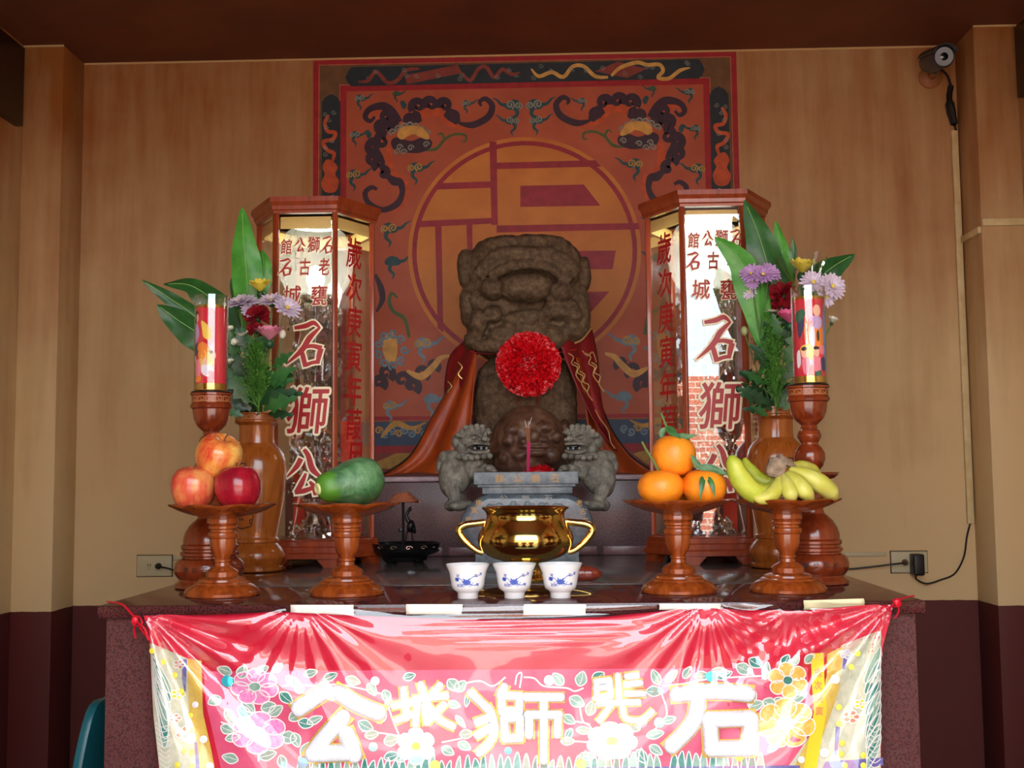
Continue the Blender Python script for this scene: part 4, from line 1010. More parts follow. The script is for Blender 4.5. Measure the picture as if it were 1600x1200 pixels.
def flower(vx, name, label, cat_, px, py, Y, kind, mt, R_, n=(0, -1, .5), leaves=0, seed=1, grp='cut flowers in the left vase', heads=()):
    base = VX[vx]+Vector((random.uniform(-.02, .02), random.uniform(-.02, .02), -.09)); top = at(px, py, Y); k = Y/F*1.45; R_ *= k
    t = thing(name, label, cat_, base, 0, grp); n = Vector(n).normalized()
    sp = [base, VX[vx]+Vector(((base-VX[vx]).x*.9, (base-VX[vx]).y, 0)), (VX[vx]+top)/2+Vector(((top-VX[vx]).x*.12, 0, .01)), top-n*R_*.25]
    sp = cat(sp, 5); obj('stem', rel(MB().tube(sp, .0016, 6), base).mesh('stem'), 'stemg', t)
    hd = [(top, R_, n)]+[(at(a, b, c), r*k, Vector(m_)) for a, b, c, r, m_ in heads]
    for j, (c, r, m_) in enumerate(hd):
        if j: obj('stem', rel(MB().tube([sp[-6], (sp[-6]+c)/2+Vector((0, 0, -.004)), c-m_.normalized()*r*.2], .0013, 6), base).mesh('stem'), 'stemg', t)
        if kind == 'mum': b = bloom(c, m_, r, [(16, 1, .18), (14, .85, .45), (10, .6, .8), (8, .35, 1.1)], wid=.26, seed=seed+j)
        elif kind == 'cup': b = bloom(c, m_, r, [(14, 1, .75), (12, .92, .9), (10, .8, 1.05), (8, .6, 1.2)], wid=.32, curl=.0, seed=seed+j)
        elif kind == 'ruf': b = ruffle(c, r, seed+j)
        else: b = MB().ell(c, (r*.8, r*.8, r), 10, 7)
        h = obj('flower_head', rel(b, base).mesh('head', ang=70), mt, t)
        if kind == 'mum': obj('flower_centre', rel(MB().ell(c+m_.normalized()*r*.12, r*.13, 10, 6), base).mesh('ctr'), 'petal_yellow' if mt != 'petal_yellow' else 'petal_bud', h)
        if kind in ('cup', 'mum', 'ruf'): obj('calyx', rel(MB().ell(c-m_.normalized()*r*.18, r*(.27 if kind == 'cup' else .24), 10, 6), base).mesh('calyx'), 'leaf_dark', h)
    rnd = random.Random(seed*7+3)
    for i in range(leaves):
        q = sp[min(len(sp)-2, 5+rnd.randrange(5))]; a = rnd.uniform(-1.35, 1.35)
        obj('leaf', rel(lobed_leaf(q, (math.sin(a), -.45, math.cos(a)*.6+.05), .05+.03*rnd.random(), .013+.006*rnd.random(), seed+i), base).mesh('leaf'), 'leaf_dark', t)
    return t
def blade(vx, label, pts, wpx, mt, grp, crn=(0, -1, 0), fold=.2, tw=.75):
    base = VX[vx]+Vector((random.uniform(-.015, .015), random.uniform(0, .02), -.09)); t = thing('long_leaf', label, 'leaf', base, 0, grp)
    P = [at(*p) for p in pts]; k = pts[0][2]/F
    obj('blade', rel(leaf_mesh(P, lw(wpx*k, tw, .9), fold, 24, crn, 7), base).mesh('blade'), mt, t)
    S = cat(P, 8); off = Vector((0, -.0012, 0))
    obj('midrib', rel(MB().tube([p+off for p in S[1:-2]], .0009, 5), base).mesh('rib'), 'rib', t)
    obj('stalk', rel(MB().tube(cat([base, VX[vx]+Vector(((base-VX[vx]).x, .01, 0)), P[0]], 6), .0022, 6), base).mesh('stalk'), 'leaf_bright', t)
GL, GR = 'long leaves in the left vase', 'long leaves in the right vase'
blade(400, 'upright broad green leaf, tallest in the left vase', [(390, 520, 2.74), (386, 440, 2.735), (381, 380, 2.735), (378, 323, 2.75)], 25, 'leaf_bright', GL)
blade(400, 'small bright leaf tucked right of the tallest left leaf', [(398, 520, 2.78), (404, 460, 2.78), (412, 420, 2.78), (409, 390, 2.79)], 15, 'leaf_bright', GL, tw=1.0)
blade(400, 'short green leaf left of the tallest left leaf', [(385, 520, 2.77), (374, 470, 2.77), (368, 440, 2.77), (372, 420, 2.78)], 12, 'leaf_deep', GL)
blade(400, 'dark arching leaf bent left behind the left candle', [(372, 560, 2.78), (345, 485, 2.77), (300, 447, 2.76), (255, 444, 2.72)], 24, 'leaf_deep', GL, (0, -.8, .6), tw=.8)
blade(400, 'narrow pointed leaf reaching farthest left', [(370, 570, 2.76), (310, 500, 2.74), (265, 466, 2.72), (221, 437, 2.70)], 15, 'leaf_deep', GL, (0, -.9, .4))
blade(400, 'broad drooping leaf lowest on the left', [(372, 590, 2.75), (320, 530, 2.73), (278, 500, 2.70), (245, 476, 2.68)], 27, 'leaf_deep', GL, (.2, -.9, .4), tw=.8)
blade(1215, 'tall broad leaf leaning left in the right vase', [(1216, 540, 2.74), (1207, 450, 2.735), (1188, 375, 2.735), (1163, 312, 2.75)], 31, 'leaf_deep', GR, tw=.72)
blade(1215, 'bright upright leaf right of the tall right leaf', [(1213, 540, 2.76), (1222, 460, 2.76), (1222, 400, 2.76), (1212, 344, 2.77)], 19, 'leaf_bright', GR)
blade(1215, 'small dark leaf behind the bright right leaf', [(1225, 520, 2.80), (1234, 440, 2.80), (1240, 395, 2.80), (1238, 372, 2.80)], 8, 'leaf_deep', GR)
blade(1215, 'pointed leaf reaching left across the right case', [(1200, 560, 2.72), (1180, 470, 2.70), (1158, 410, 2.69), (1116, 370, 2.68)], 25, 'leaf_bright', GR, tw=.85)
blade(1215, 'narrow leaf below the one crossing the right case', [(1205, 600, 2.73), (1192, 540, 2.72), (1178, 480, 2.71), (1170, 440, 2.71)], 9, 'leaf_deep', GR)
blade(1215, 'broad leaf leaning right above the right candle', [(1245, 520, 2.78), (1275, 445, 2.78), (1300, 418, 2.78), (1336, 397, 2.78)], 26, 'leaf_deep', GR, (0, -.9, .5), tw=.8)
FL, FR = 'cut flowers in the left vase', 'cut flowers in the right vase'
flower(400, 'chrysanthemum', 'pale lilac double chrysanthemum beside the left candle', 'flower', 372, 474, 2.68, 'mum', 'petal_lilac', 17, (-.3, -.7, 1.2), 1, 3, FL, [(386, 472, 2.69, 15, (.2, -.7, 1.2)), (390, 487, 2.68, 11, (.5, -.8, .7))])
flower(400, 'chrysanthemum', 'pale lilac chrysanthemum pair in front of the left case', 'flower', 424, 471, 2.67, 'mum', 'petal_lilac', 17, (-.1, -.7, 1.2), 1, 4, FL, [(448, 482, 2.66, 17, (.7, -.8, .8))])
flower(400, 'chrysanthemum', 'yellow flower on top of the left bouquet', 'flower', 407, 456, 2.70, 'cup', 'petal_yellow', 17, (0, -.4, 1), 0, 5, FL)
flower(400, 'carnation', 'dark red carnation in the left bouquet', 'flower', 402, 497, 2.68, 'ruf', 'petal_crimson', 15, (0, -1, .4), 0, 6, FL, [(400, 518, 2.69, 11, (0, -1, 0))])
flower(400, 'chrysanthemum', 'pink cupped flower low in the left bouquet', 'flower', 421, 532, 2.66, 'cup', 'petal_pink', 21, (.05, -.35, 1), 1, 7, FL)
flower(400, 'daisy', 'half open white daisy under the left lilac flowers', 'flower', 378, 528, 2.67, 'cup', 'petal_cream', 10, (0, -.4, 1), 1, 8, FL, [(369, 538, 2.67, 7, (0, -1, .6)), (385, 494, 2.69, 5, (0, -1, .6))])
flower(400, 'daisy', 'small white daisy bud low beside the left candle', 'flower', 359, 569, 2.67, 'cup', 'petal_cream', 7, (0, -.5, 1), 2, 9, FL, [(361, 515, 2.70, 5, (0, -1, .6))])
flower(400, 'daisy', 'tiny white daisy bud right of the pink left flower', 'flower', 441, 522, 2.68, 'bud', 'petal_cream', 5, (0, -1, .5), 2, 11, FL)
flower(1215, 'chrysanthemum', 'purple chrysanthemum cluster left of the right bouquet', 'flower', 1174, 428, 2.68, 'mum', 'petal_purple', 13, (-.4, -1, .6), 0, 13, FR, [(1192, 430, 2.67, 14, (0, -1, .7)), (1203, 426, 2.68, 13, (.4, -1, .6)), (1176, 440, 2.68, 9, (-.3, -1, 0))])
flower(1215, 'chrysanthemum', 'small lilac flower at the left edge of the right bouquet', 'flower', 1172, 457, 2.70, 'mum', 'petal_lilac', 9, (-.6, -1, .4), 0, 14, FR)
flower(1215, 'chrysanthemum', 'lilac chrysanthemum pair just above the right candle', 'flower', 1271, 442, 2.66, 'mum', 'petal_lilac', 16, (0, -1, .6), 1, 15, FR, [(1300, 448, 2.66, 17, (.4, -1, .4)), (1291, 464, 2.67, 12, (.3, -1, 0))])
flower(1215, 'chrysanthemum', 'yellow cellophane wrapped flower on top of the right bouquet', 'flower', 1253, 427, 2.70, 'cup', 'petal_yellow', 20, (0, -.4, 1), 0, 16, FR)
flower(1215, 'carnation', 'dark red carnation in the right bouquet', 'flower', 1224, 462, 2.68, 'ruf', 'petal_crimson', 16, (0, -1, .4), 0, 17, FR, [(1222, 482, 2.69, 12, (0, -1, 0))])
flower(1215, 'chrysanthemum', 'hot pink flower half hidden by the right candle', 'flower', 1234, 505, 2.66, 'cup', 'petal_hotpink', 19, (-.1, -.4, 1), 1, 18, FR)
flower(1215, 'daisy', 'flat white daisy below the red right carnation', 'flower', 1206, 488, 2.68, 'mum', 'petal_cream', 9, (0, -.2, 1), 2, 19, FR)
flower(1215, 'daisy', 'white daisy bud right of the right candle', 'flower', 1300, 504, 2.70, 'cup', 'petal_cream', 8, (.3, -.5, 1), 1, 20, FR)
flower(1215, 'flower_bud', 'round green bud on a thin stem before the right case', 'flower bud', 1163, 517, 2.68, 'bud', 'petal_bud', 5, (0, -1, .5), 2, 21, FR)
flower(1215, 'flower_bud', 'drooping bud on a thin stem low before the right case', 'flower bud', 1154, 608, 2.68, 'bud', 'leaf_dark', 4, (0, -1, .5), 3, 22, FR)
# cellophane round the yellow flower
w = at(1253, 425, 2.70); kq = 2.7/F
cw = MB().lathe([(9*kq, -26*kq), (24*kq, -8*kq), (33*kq, 10*kq), (40*kq, 24*kq)], 28, lob=lambda i, a, r, z: (r*(1+.12*math.sin(7*a)+.06*math.sin(13*a)), z+.1*r*math.sin(5*a)), close=False)
tag(obj('cellophane_wrap', cw.mesh('wrap'), 'cello', None, w), 'clear cellophane wrap around the yellow flower of the right bouquet', 'wrapping')
def sprig(vx, label, px0, py0, px1, py1, Y, n, spread, grp):
    base = VX[vx]+Vector((0, -.02, -.05)); t = thing('green_sprig', label, 'foliage', base, 0, grp); rnd = random.Random(px0)
    a, b_ = at(px0, py0, Y), at(px1, py1, Y); S = cat([base, VX[vx]+Vector((0, -.022, .0)), a, b_], 6); k = Y/F
    obj('stem', rel(MB().tube(S, .0016, 6), base).mesh('stem'), 'spray', t); b = MB()
    for i in range(n):
        u = rnd.random()**.8; p = a.lerp(b_, u); L = spread*k*(1.15-.75*u)*(.5+.7*rnd.random()); an = rnd.uniform(-1.2, 1.2); d = Vector((math.sin(an), rnd.uniform(-.8, .3), math.cos(an)*.9+.3)).normalized(); q = p+d*L
        b.tube([p, p.lerp(q, .5)+Vector((0, 0, .001)), q], [.0007, .0006, .0003], 3)
        for j in range(5):
            c = p.lerp(q, .25+.18*j); e = Vector((rnd.uniform(-1, 1), rnd.uniform(-1, .4), rnd.uniform(-.3, 1))).normalized()*.009; s = e.cross(d).normalized()*.002
            b.add([c, c+e*.5+s, c+e, c+e*.5-s], [(0, 1, 2, 3)])
    o = obj('needles', rel(b, base).mesh('needles', smooth=False), 'spray', t); o['kind'] = 'stuff'
sprig(400, 'feathery green sprig in front of the left bouquet', 404, 640, 402, 545, 2.66, 260, 44, FL)
sprig(1215, 'feathery green sprig in front of the right bouquet', 1212, 640, 1206, 505, 2.66, 280, 36, FR)
# chrysanthemum foliage spilling over the vase mouths
def foliage(vx, label, spots, grp, seed):
    base = VX[vx]+Vector((0, 0, -.06)); t = thing('foliage_stem', label, 'foliage', base, 0, grp)
    obj('stem', rel(MB().tube(cat([base, VX[vx], VX[vx]+Vector((0, -.005, .05))], 5), .002, 6), base).mesh('stem'), 'stemg', t)
    for i, (px, py, ang, L) in enumerate(spots):
        obj('leaf', rel(lobed_leaf(at(px, py, 2.69-.012*(i % 4)), (math.sin(ang), -.35, math.cos(ang)), L*2.7/F, L*.24*2.7/F, seed+i), base).mesh('leaf'), ('leaf_dark', 'leaf_deep')[i % 2], t)
foliage(400, 'dark notched leaves spilling over the left vase', [(392, 640, -.9, 50), (400, 636, .9, 60), (405, 628, 1.25, 62), (388, 630, -.5, 60), (398, 620, .4, 55), (412, 620, .9, 58), (384, 640, -1.4, 34), (410, 600, 1.1, 58), (382, 600, -.3, 60), (390, 560, -.2, 50), (404, 560, .3, 46), (380, 650, -1.2, 30), (420, 646, 1.6, 40), (395, 590, 0, 60), (376, 615, -.8, 44), (418, 600, 1.4, 44), (372, 585, -.5, 40), (426, 575, .9, 40), (385, 545, -.4, 36), (412, 640, 1.2, 56), (430, 625, 1.3, 46), (366, 560, -.1, 34)], FL, 50)
foliage(1215, 'dark notched leaves spilling over the right vase', [(1205, 640, -.9, 48), (1215, 636, .9, 50), (1200, 630, -1.2, 46), (1225, 640, .6, 55), (1195, 640, -1.5, 34), (1212, 610, -.4, 60), (1222, 600, .4, 60), (1230, 570, .3, 60), (1215, 560, -.3, 60), (1236, 620, .5, 50), (1205, 580, -.6, 50), (1200, 650, -1.0, 30), (1228, 540, .2, 60), (1195, 600, -1.0, 40), (1190, 620, -1.2, 40), (1216, 530, -.2, 40), (1236, 590, .6, 50), (1200, 560, -.9, 36), (1240, 550, .4, 44)], FR, 80)
# ---------------------------------------------------------------- old stone lion
def stone(name, cs, scale, rough=.75, bump=.5, spec=.3):
    t = NT(name); v = t.coord(); a = t.noise(v, scale, 6, .65); b = t.noise(v, scale*9, 3, .6); c_ = t.noise(v, 9, 3)
    c = t.ramp(a, [(.3, srgb(*cs[0])), (.5, srgb(*cs[1])), (.7, srgb(*cs[2]))])
    c = t.mix(t.math('MULTIPLY', t.ramp(b, [(.55, (0, 0, 0, 1)), (.64, (1, 1, 1, 1))]), .6), c, srgb(*cs[3]))
    c = t.mix(t.math('MULTIPLY', c_, .45), c, srgb(*cs[0]))
    t.col(c); t.bump(t.math('ADD', a, t.math('MULTIPLY', b, .5)), bump, .004); return t.set(rough, spec=spec)
M['lion_stone'] = stone('weathered_brown_stone', [(64, 46, 34), (104, 84, 62), (136, 116, 90), (44, 32, 24)], 60)
M['head_stone'] = stone('handled_brown_stone', [(66, 40, 30), (104, 72, 54), (138, 108, 84), (72, 50, 40)], 30, .42, .3, .5)
M['censer_stone'] = stone('blue_grey_carved_stone', [(104, 114, 120), (142, 154, 160), (176, 184, 186), (116, 122, 124)], 40, .35, .2)
M['guard_stone'] = stone('olive_grey_carved_stone', [(84, 82, 74), (132, 130, 118), (172, 170, 156), (84, 80, 70)], 40, .55, .35)
M['gilt'] = plain('gilt_lettering', (206, 160, 92), .5)
M['pale_letter'] = plain('worn_grey_lettering', (176, 178, 172), .7)
M['pom_red'] = plain('red_satin_ribbon', (214, 10, 26), .38, 0, 0)
M['cord_red'] = plain('red_cord', (150, 20, 30), .6)
def satin(name, c1, c2):
    t = NT(name); n = t.noise(t.coord('Object', (1, 1, .4)), 14, 4, .6, .8); t.col(t.ramp(n, [(.3, srgb(*c1)), (.7, srgb(*c2))])); return t.set(.42, spec=.35)
M['satin_orange'] = satin('orange_satin_lining', (136, 48, 12), (176, 76, 22))
M['satin_red'] = satin('dark_red_brocade', (96, 8, 18), (140, 18, 28))
M['gold_thread'] = plain('gold_thread', (226, 196, 130), .35, .6)
YLn = 3.36; kL = YLn/F
LX = lambda px, py, Y=YLn: at(px, py, Y)
lb = MB()
lc = LX(821, 745, 3.47)
def E_(px, py, Y, rx, ry, rz, sup=1.0, rot=None, seg=20): lb.ell(at(px, py, Y), (rx*kL, ry*kL, rz*kL), seg, 14, rot, sup)
E_(821, 655, 3.48, 84, 62, 104, .55)                      # body block
E_(821, 470, 3.485, 97, 78, 98, .5)                        # head block
E_(818, 392, 3.46, 78, 70, 20, .7); E_(836, 384, 3.44, 60, 60, 13)
E_(728, 420, 3.44, 13, 34, 32, .8); E_(914, 428, 3.44, 9, 30, 28, .8)     # ears
E_(733, 480, 3.44, 14, 50, 34, .8); E_(909, 490, 3.44, 13, 50, 44, .8)    # side locks
E_(742, 535, 3.40, 18, 40, 18); E_(893, 520, 3.40, 22, 40, 18)
E_(823, 530, 3.36, 64, 30, 26, .8); E_(778, 540, 3.34, 40, 20, 12, .8)    # jaw and beard
lb.tube([at(*p) for p in cat([(748, 430, 3.33), (775, 402, 3.305), (823, 395, 3.295), (870, 402, 3.305), (902, 426, 3.33)], 6)], 12*kL, 10)     # brow ridges
lb.tube([at(*p) for p in cat([(768, 432, 3.31), (790, 418, 3.295), (825, 412, 3.285), (862, 420, 3.295), (890, 440, 3.31)], 6)], 8.5*kL, 10)
E_(823, 450, 3.305, 42, 36, 22, .85)                      # snout
E_(768, 452, 3.325, 19, 26, 17); E_(877, 456, 3.325, 19, 26, 18)          # cheeks
E_(752, 425, 3.345, 11, 16, 11); E_(897, 430, 3.345, 11, 16, 11)          # eyes
E_(770, 491, 3.335, 15, 20, 14); E_(866, 487, 3.335, 22, 20, 15); E_(860, 470, 3.33, 10, 16, 9); E_(895, 490, 3.35, 14, 20, 20); E_(748, 505, 3.345, 14, 22, 24)
E_(820, 500, 3.34, 34, 20, 18)
lion = thing('stone_lion', 'weathered brown stone lion with a broad blunt head on the plinth', 'statue', (lc.x, 3.47, ZTIER))
lme = blob(rel(lb, lion.location), .0048, 2, .005, 26)
for v in lme.vertices:
    if v.co.z < .0005: v.co.z = .0005
obj('body', lme, 'lion_stone', lion)
# mouth corner curls and cord
obj('neck_cord', rel(MB().tube(cat([at(734, 549, 3.36), at(750, 552, 3.345), at(790, 553, 3.335), at(826, 560, 3.33), at(862, 553, 3.335), at(900, 546, 3.35)], 5), .0022, 6), lion.location).mesh('cord'), 'cord_red', lion)
# smooth round stone head in front
RY = 3.30; kR = RY/F; rb_ = MB()
def G_(px, py, dy, rx, ry, rz, rot=None, sup=1): rb_.ell(at(px, py, RY+dy), (rx*kR, ry*kR, rz*kR), 18, 12, rot, sup)
G_(826, 690, 0, 59, 50, 57); G_(822, 722, .005, 50, 46, 34); G_(771, 700, .01, 10, 22, 14); G_(882, 668, .01, 8, 18, 14)
G_(800, 672, -.07, 13, 16, 10); G_(850, 668, -.072, 16, 14, 9)           # brows
G_(834, 682, -.083, 11, 12, 12); G_(818, 690, -.08, 8, 12, 7); G_(850, 688, -.078, 8, 12, 7)
G_(797, 688, -.072, 12, 12, 10); G_(868, 682, -.066, 11, 12, 10)
G_(836, 698, -.084, 26, 9, 4); G_(836, 708, -.078, 24, 12, 6); G_(812, 712, -.07, 12, 14, 9); G_(862, 712, -.066, 14, 14, 14); G_(788, 716, -.056, 10, 14, 10)
hd = at(826, 745, RY)
rh = thing('round_stone_head', 'smooth round brown stone head with a carved face before the lion', 'statue', (hd.x, RY, ZTIER))
rme = blob(rel(rb_, rh.location), .0038, 3, .002, 40)
for v in rme.vertices:
    if v.co.z < .0004: v.co.z = .0004
obj('head', rme, 'head_stone', rh)
# rosettes of pleated red ribbon
def pompom(label, px, py, Y, R_, n, flat=.62, sq=1.0, seed=3):
    p = at(px, py, Y); k = Y/F; R_ *= k
    t = thing('ribbon_rosette', label, 'rosette', p); b = MB(); rnd = random.Random(seed)
    for i in range(n):
        z = 1-1.35*(i+.5)/n; a = i*2.399963+rnd.uniform(-.15, .15); s = math.sqrt(max(0, 1-z*z))
        d = Vector((s*math.cos(a), -(z*.9+.1), s*math.sin(a))).normalized(); L = R_*(.93+.12*rnd.random()); u = d.orthogonal().normalized(); u.rotate(Matrix.Rotation(rnd.uniform(0, 6.28), 3, d)); v = d.cross(u); w = R_*(.05+.04*rnd.random())
        sc_ = lambda q: Vector((q.x, q.y*flat, q.z*sq))
        A = [d*L*.45-u*w*.5, d*L*.45+u*w*.5, d*L*.85+u*w+v*w*.35, d*L*.85-u*w-v*w*.35, d*L+u*w*.8+v*w*rnd.uniform(-1, 1), d*L*1.0-u*w*.8+v*w*rnd.uniform(-1, 1)]
        b.add([sc_(q) for q in A], [(0, 1, 2, 3), (3, 2, 4, 5)])
    o = obj('ribbon_loops', b.mesh('loops', smooth=False), 'pom_red', t); o['kind'] = 'stuff'
    obj('core', MB().ell((0, 0, 0), (R_*.8, R_*.8*flat, R_*.8*sq), 20, 12).mesh('core'), 'pom_red', t); return t
t = pompom('large red ribbon rosette on the chest of the stone lion', 826, 569, 3.295, 50, 1400)
for dx in (-18, 16): obj('ribbon_tail', rel(MB().tube([at(826+dx, 612, 3.30), at(826+dx, 628, 3.30), at(826+dx*.9, 642, 3.30)], [.003, .004, .003], 6, flat=.4), t.location).mesh('tail'), 'cord_red', t)
pompom('small red ribbon rosette under the round stone head', 842, 738, 3.235, 25, 260, .5, .5, 5)
# cape: dark red brocade over the shoulders, orange lining folded out
def drape(A, B, nu, nv, folds, amp, ph=0):
    A = cat([Vector(at(*p)) for p in A], 6); B = cat([Vector(at(*p)) for p in B], 6); n = min(len(A), len(B))-1
    def f(u, v):
        x = v*n; i = min(int(x), n-1); w = x-i; a = A[i].lerp(A[i+1], w); b_ = B[i].lerp(B[i+1], w); p = a.lerp(b_, u)
        return p+Vector((0, -amp*math.sin(folds*PI*u+ph+2*v)*math.sin(PI*u)**.5*(0.4+v), amp*.3*math.sin(5*v+7*u)))
    return MB().grid(f, nu, nv)
def cloth(name, mb, mt, parent, th=.003):
    o = obj(name, rel(mb, parent.location).mesh(name, ang=180), mt, parent); s = o.modifiers.new('thick', 'SOLIDIFY'); s.thickness = th; s.offset = 0; return o
cp = thing('satin_cape', 'dark red brocade cape with orange satin lining hung on the stone lion', 'cape', (lc.x, 3.5, ZTIER))
cloth('brocade_panel', drape([(727, 532, 3.44), (704, 556, 3.47), (696, 590, 3.49), (694, 625, 3.50)], [(742, 544, 3.36), (737, 570, 3.355), (726, 600, 3.37), (708, 626, 3.40)], 14, 24, 3, .008), 'satin_red', cp)
cloth('lining_panel', drape([(735, 546, 3.40), (706, 600, 3.42), (672, 658, 3.40), (640, 712, 3.38), (598, 741, 3.37)], [(744, 552, 3.335), (741, 600, 3.325), (736, 660, 3.315), (734, 712, 3.30), (733, 741, 3.28)], 26, 30, 3.2, .016), 'satin_orange', cp)
cloth('lining_panel', drape([(900, 560, 3.345), (912, 620, 3.335), (918, 672, 3.33), (922, 712, 3.32), (924, 741, 3.30)], [(918, 560, 3.42), (935, 620, 3.44), (958, 675, 3.42), (990, 716, 3.40), (1030, 741, 3.38)], 26, 30, 3.0, .014, 1), 'satin_orange', cp)
cloth('brocade_panel', drape([(876, 541, 3.335), (888, 575, 3.325), (908, 620, 3.318), (932, 664, 3.315), (961, 702, 3.32)], [(924, 512, 3.43), (934, 560, 3.43), (938, 610, 3.42), (947, 655, 3.39), (964, 703, 3.33)], 20, 30, 3, .010), 'satin_red', cp)
def thread(pts, w=.9):
    b = MB(); Q = [at(*p) for p in cat(pts, 5)]
    obj('gold_embroidery', rel(MB().tube(Q, w*kL, 5), cp.location).mesh('thread'), 'gold_thread', cp)
for i in range(5):
    x0, y0 = 888+9*i, 552+14*(i % 3); 
    thread([(x0, y0, 3.305), (x0+8, y0+6, 3.305), (x0+5, y0+16, 3.305), (x0+14, y0+22, 3.305), (x0+12, y0+34, 3.305), (x0+20, y0+46, 3.31)])
thread([(930, 640, 3.31), (938, 655, 3.31), (950, 672, 3.31), (954, 690, 3.31), (961, 701, 3.31)]); thread([(910, 548, 3.33), (918, 556, 3.34), (926, 550, 3.35), (932, 566, 3.37)])
thread([(700, 596, 3.40), (706, 604, 3.39), (700, 612, 3.40), (706, 622, 3.40)]); thread([(716, 566, 3.36), (722, 574, 3.355), (716, 584, 3.36), (722, 592, 3.36)])
thread([(898, 536, 3.33), (910, 530, 3.35), (924, 513, 3.40)], 1.6)
for s_, pts in ((0, [(706, 600, 3.413), (672, 658, 3.393), (640, 712, 3.373), (598, 741, 3.363)]), (1, [(935, 620, 3.43), (958, 675, 3.41), (990, 716, 3.39), (1030, 741, 3.37)])):
    obj('dark_hem', rel(MB().tube([at(*p) for p in cat(pts, 6)], .0022, 6), cp.location).mesh('hem'), 'blackboard', cp)

# ---------------------------------------------------------------- stone censer with climbing lions
YS = 2.96; kS = YS/F
cz0 = at(822, 880, YS); ce = thing('stone_censer', 'grey carved stone censer with two climbing lions as handles', 'incense burner', (cz0.x, YS, ZT+.0015))
pz = lambda px, py, Y=YS-.075: at(px, py, Y)
def cbox(px0, py0, px1, py1, dep, bev):
    a, b_ = pz(px0, py0), pz(px1, py1); return rel(MB().box2((a.x, YS-dep, b_.z), (b_.x, YS+dep, a.z)), ce.location).mesh('cb', bev)
obj('rim', cbox(740, 738, 904, 756, .078, .003), 'censer_stone', ce); obj('step', cbox(753, 755, 895, 771, .064, .003), 'censer_stone', ce)
obj('lip', cbox(746, 756, 899, 760, .071, .001), 'censer_stone', ce)
sil = [(716, 824), (720, 808), (730, 792), (745, 779), (762, 771), (888, 771), (904, 778), (918, 792), (926, 810), (929, 826), (922, 846), (905, 860), (740, 860), (723, 846)]
b = MB(); P = [pz(*q) for q in sil]; n = len(P); b.add([Vector((p.x, YS-.072, p.z)) for p in P]+[Vector((p.x, YS+.072, p.z)) for p in P], [list(range(n)), list(range(n, 2*n))[::-1]]+[[i, (i+1) % n, n+(i+1) % n, n+i] for i in range(n)])
M['drum_stone'] = stone('polished_slate_stone', [(70, 80, 88), (98, 110, 120), (126, 138, 146), (80, 88, 94)], 40, .24, .08, .6)
cb_ = obj('drum', rel(b, ce.location).mesh('drum', .022, 5, ang=50), 'drum_stone', ce)
b = MB(); a = pz(742, 859); c = pz(905, 859); b.box2((a.x, YS-.068, ZT+.0015), (c.x, YS+.068, a.z)); obj('plinth', rel(b, ce.location).mesh('pl', .003), 'censer_stone', ce)
obj('ash_bed', rel(MB().box2((ce.location.x-.11, YS-.06, pz(820, 745).z), (ce.location.x+.11, YS+.06, pz(820, 737.6).z)), ce.location).mesh('ash', .002), 'ash', ce)
# relief panel on the drum
rp = MB()
for i in range(16):
    x = 765+i*7.4; rp.ell(pz(x, 792+3*math.sin(i*2.1), YS-.074), (5.5*kS, .004, (5+2*math.sin(i*1.7))*kS), 8, 6)
obj('carved_relief', rel(rp, ce.location).mesh('relief'), 'censer_stone', cb_)['kind'] = 'stuff'
def cletter(ch, px, py, w, h, mt, Y, par=None):
    g = glyph(ch, .01); b = MB(); c = at(px, py, Y); b.add([c+Vector((p.x*w*kS, 0, p.y*h*kS)) for p in g.v], g.f); obj('letter', rel(b, ce.location).mesh('letter', smooth=False), mt, ce)
for ch, x in zip('館公獅石', (780, 809, 837, 867)): cletter(ch, x, 747.5, 13, 12, 'gilt', YS-.0786)
for ch, x in zip('公獅石', (787, 821, 857)): cletter(ch, x, 778, 12, 8, 'pale_letter', YS-.0725)
for ch, x, y in (('庚', 748, 786), ('寅', 741, 797), ('年', 732, 812), ('老', 905, 786), ('古', 911, 799), ('石', 914, 815)): cletter(ch, x, y, 10, 10, 'gilt', YS-.0725)
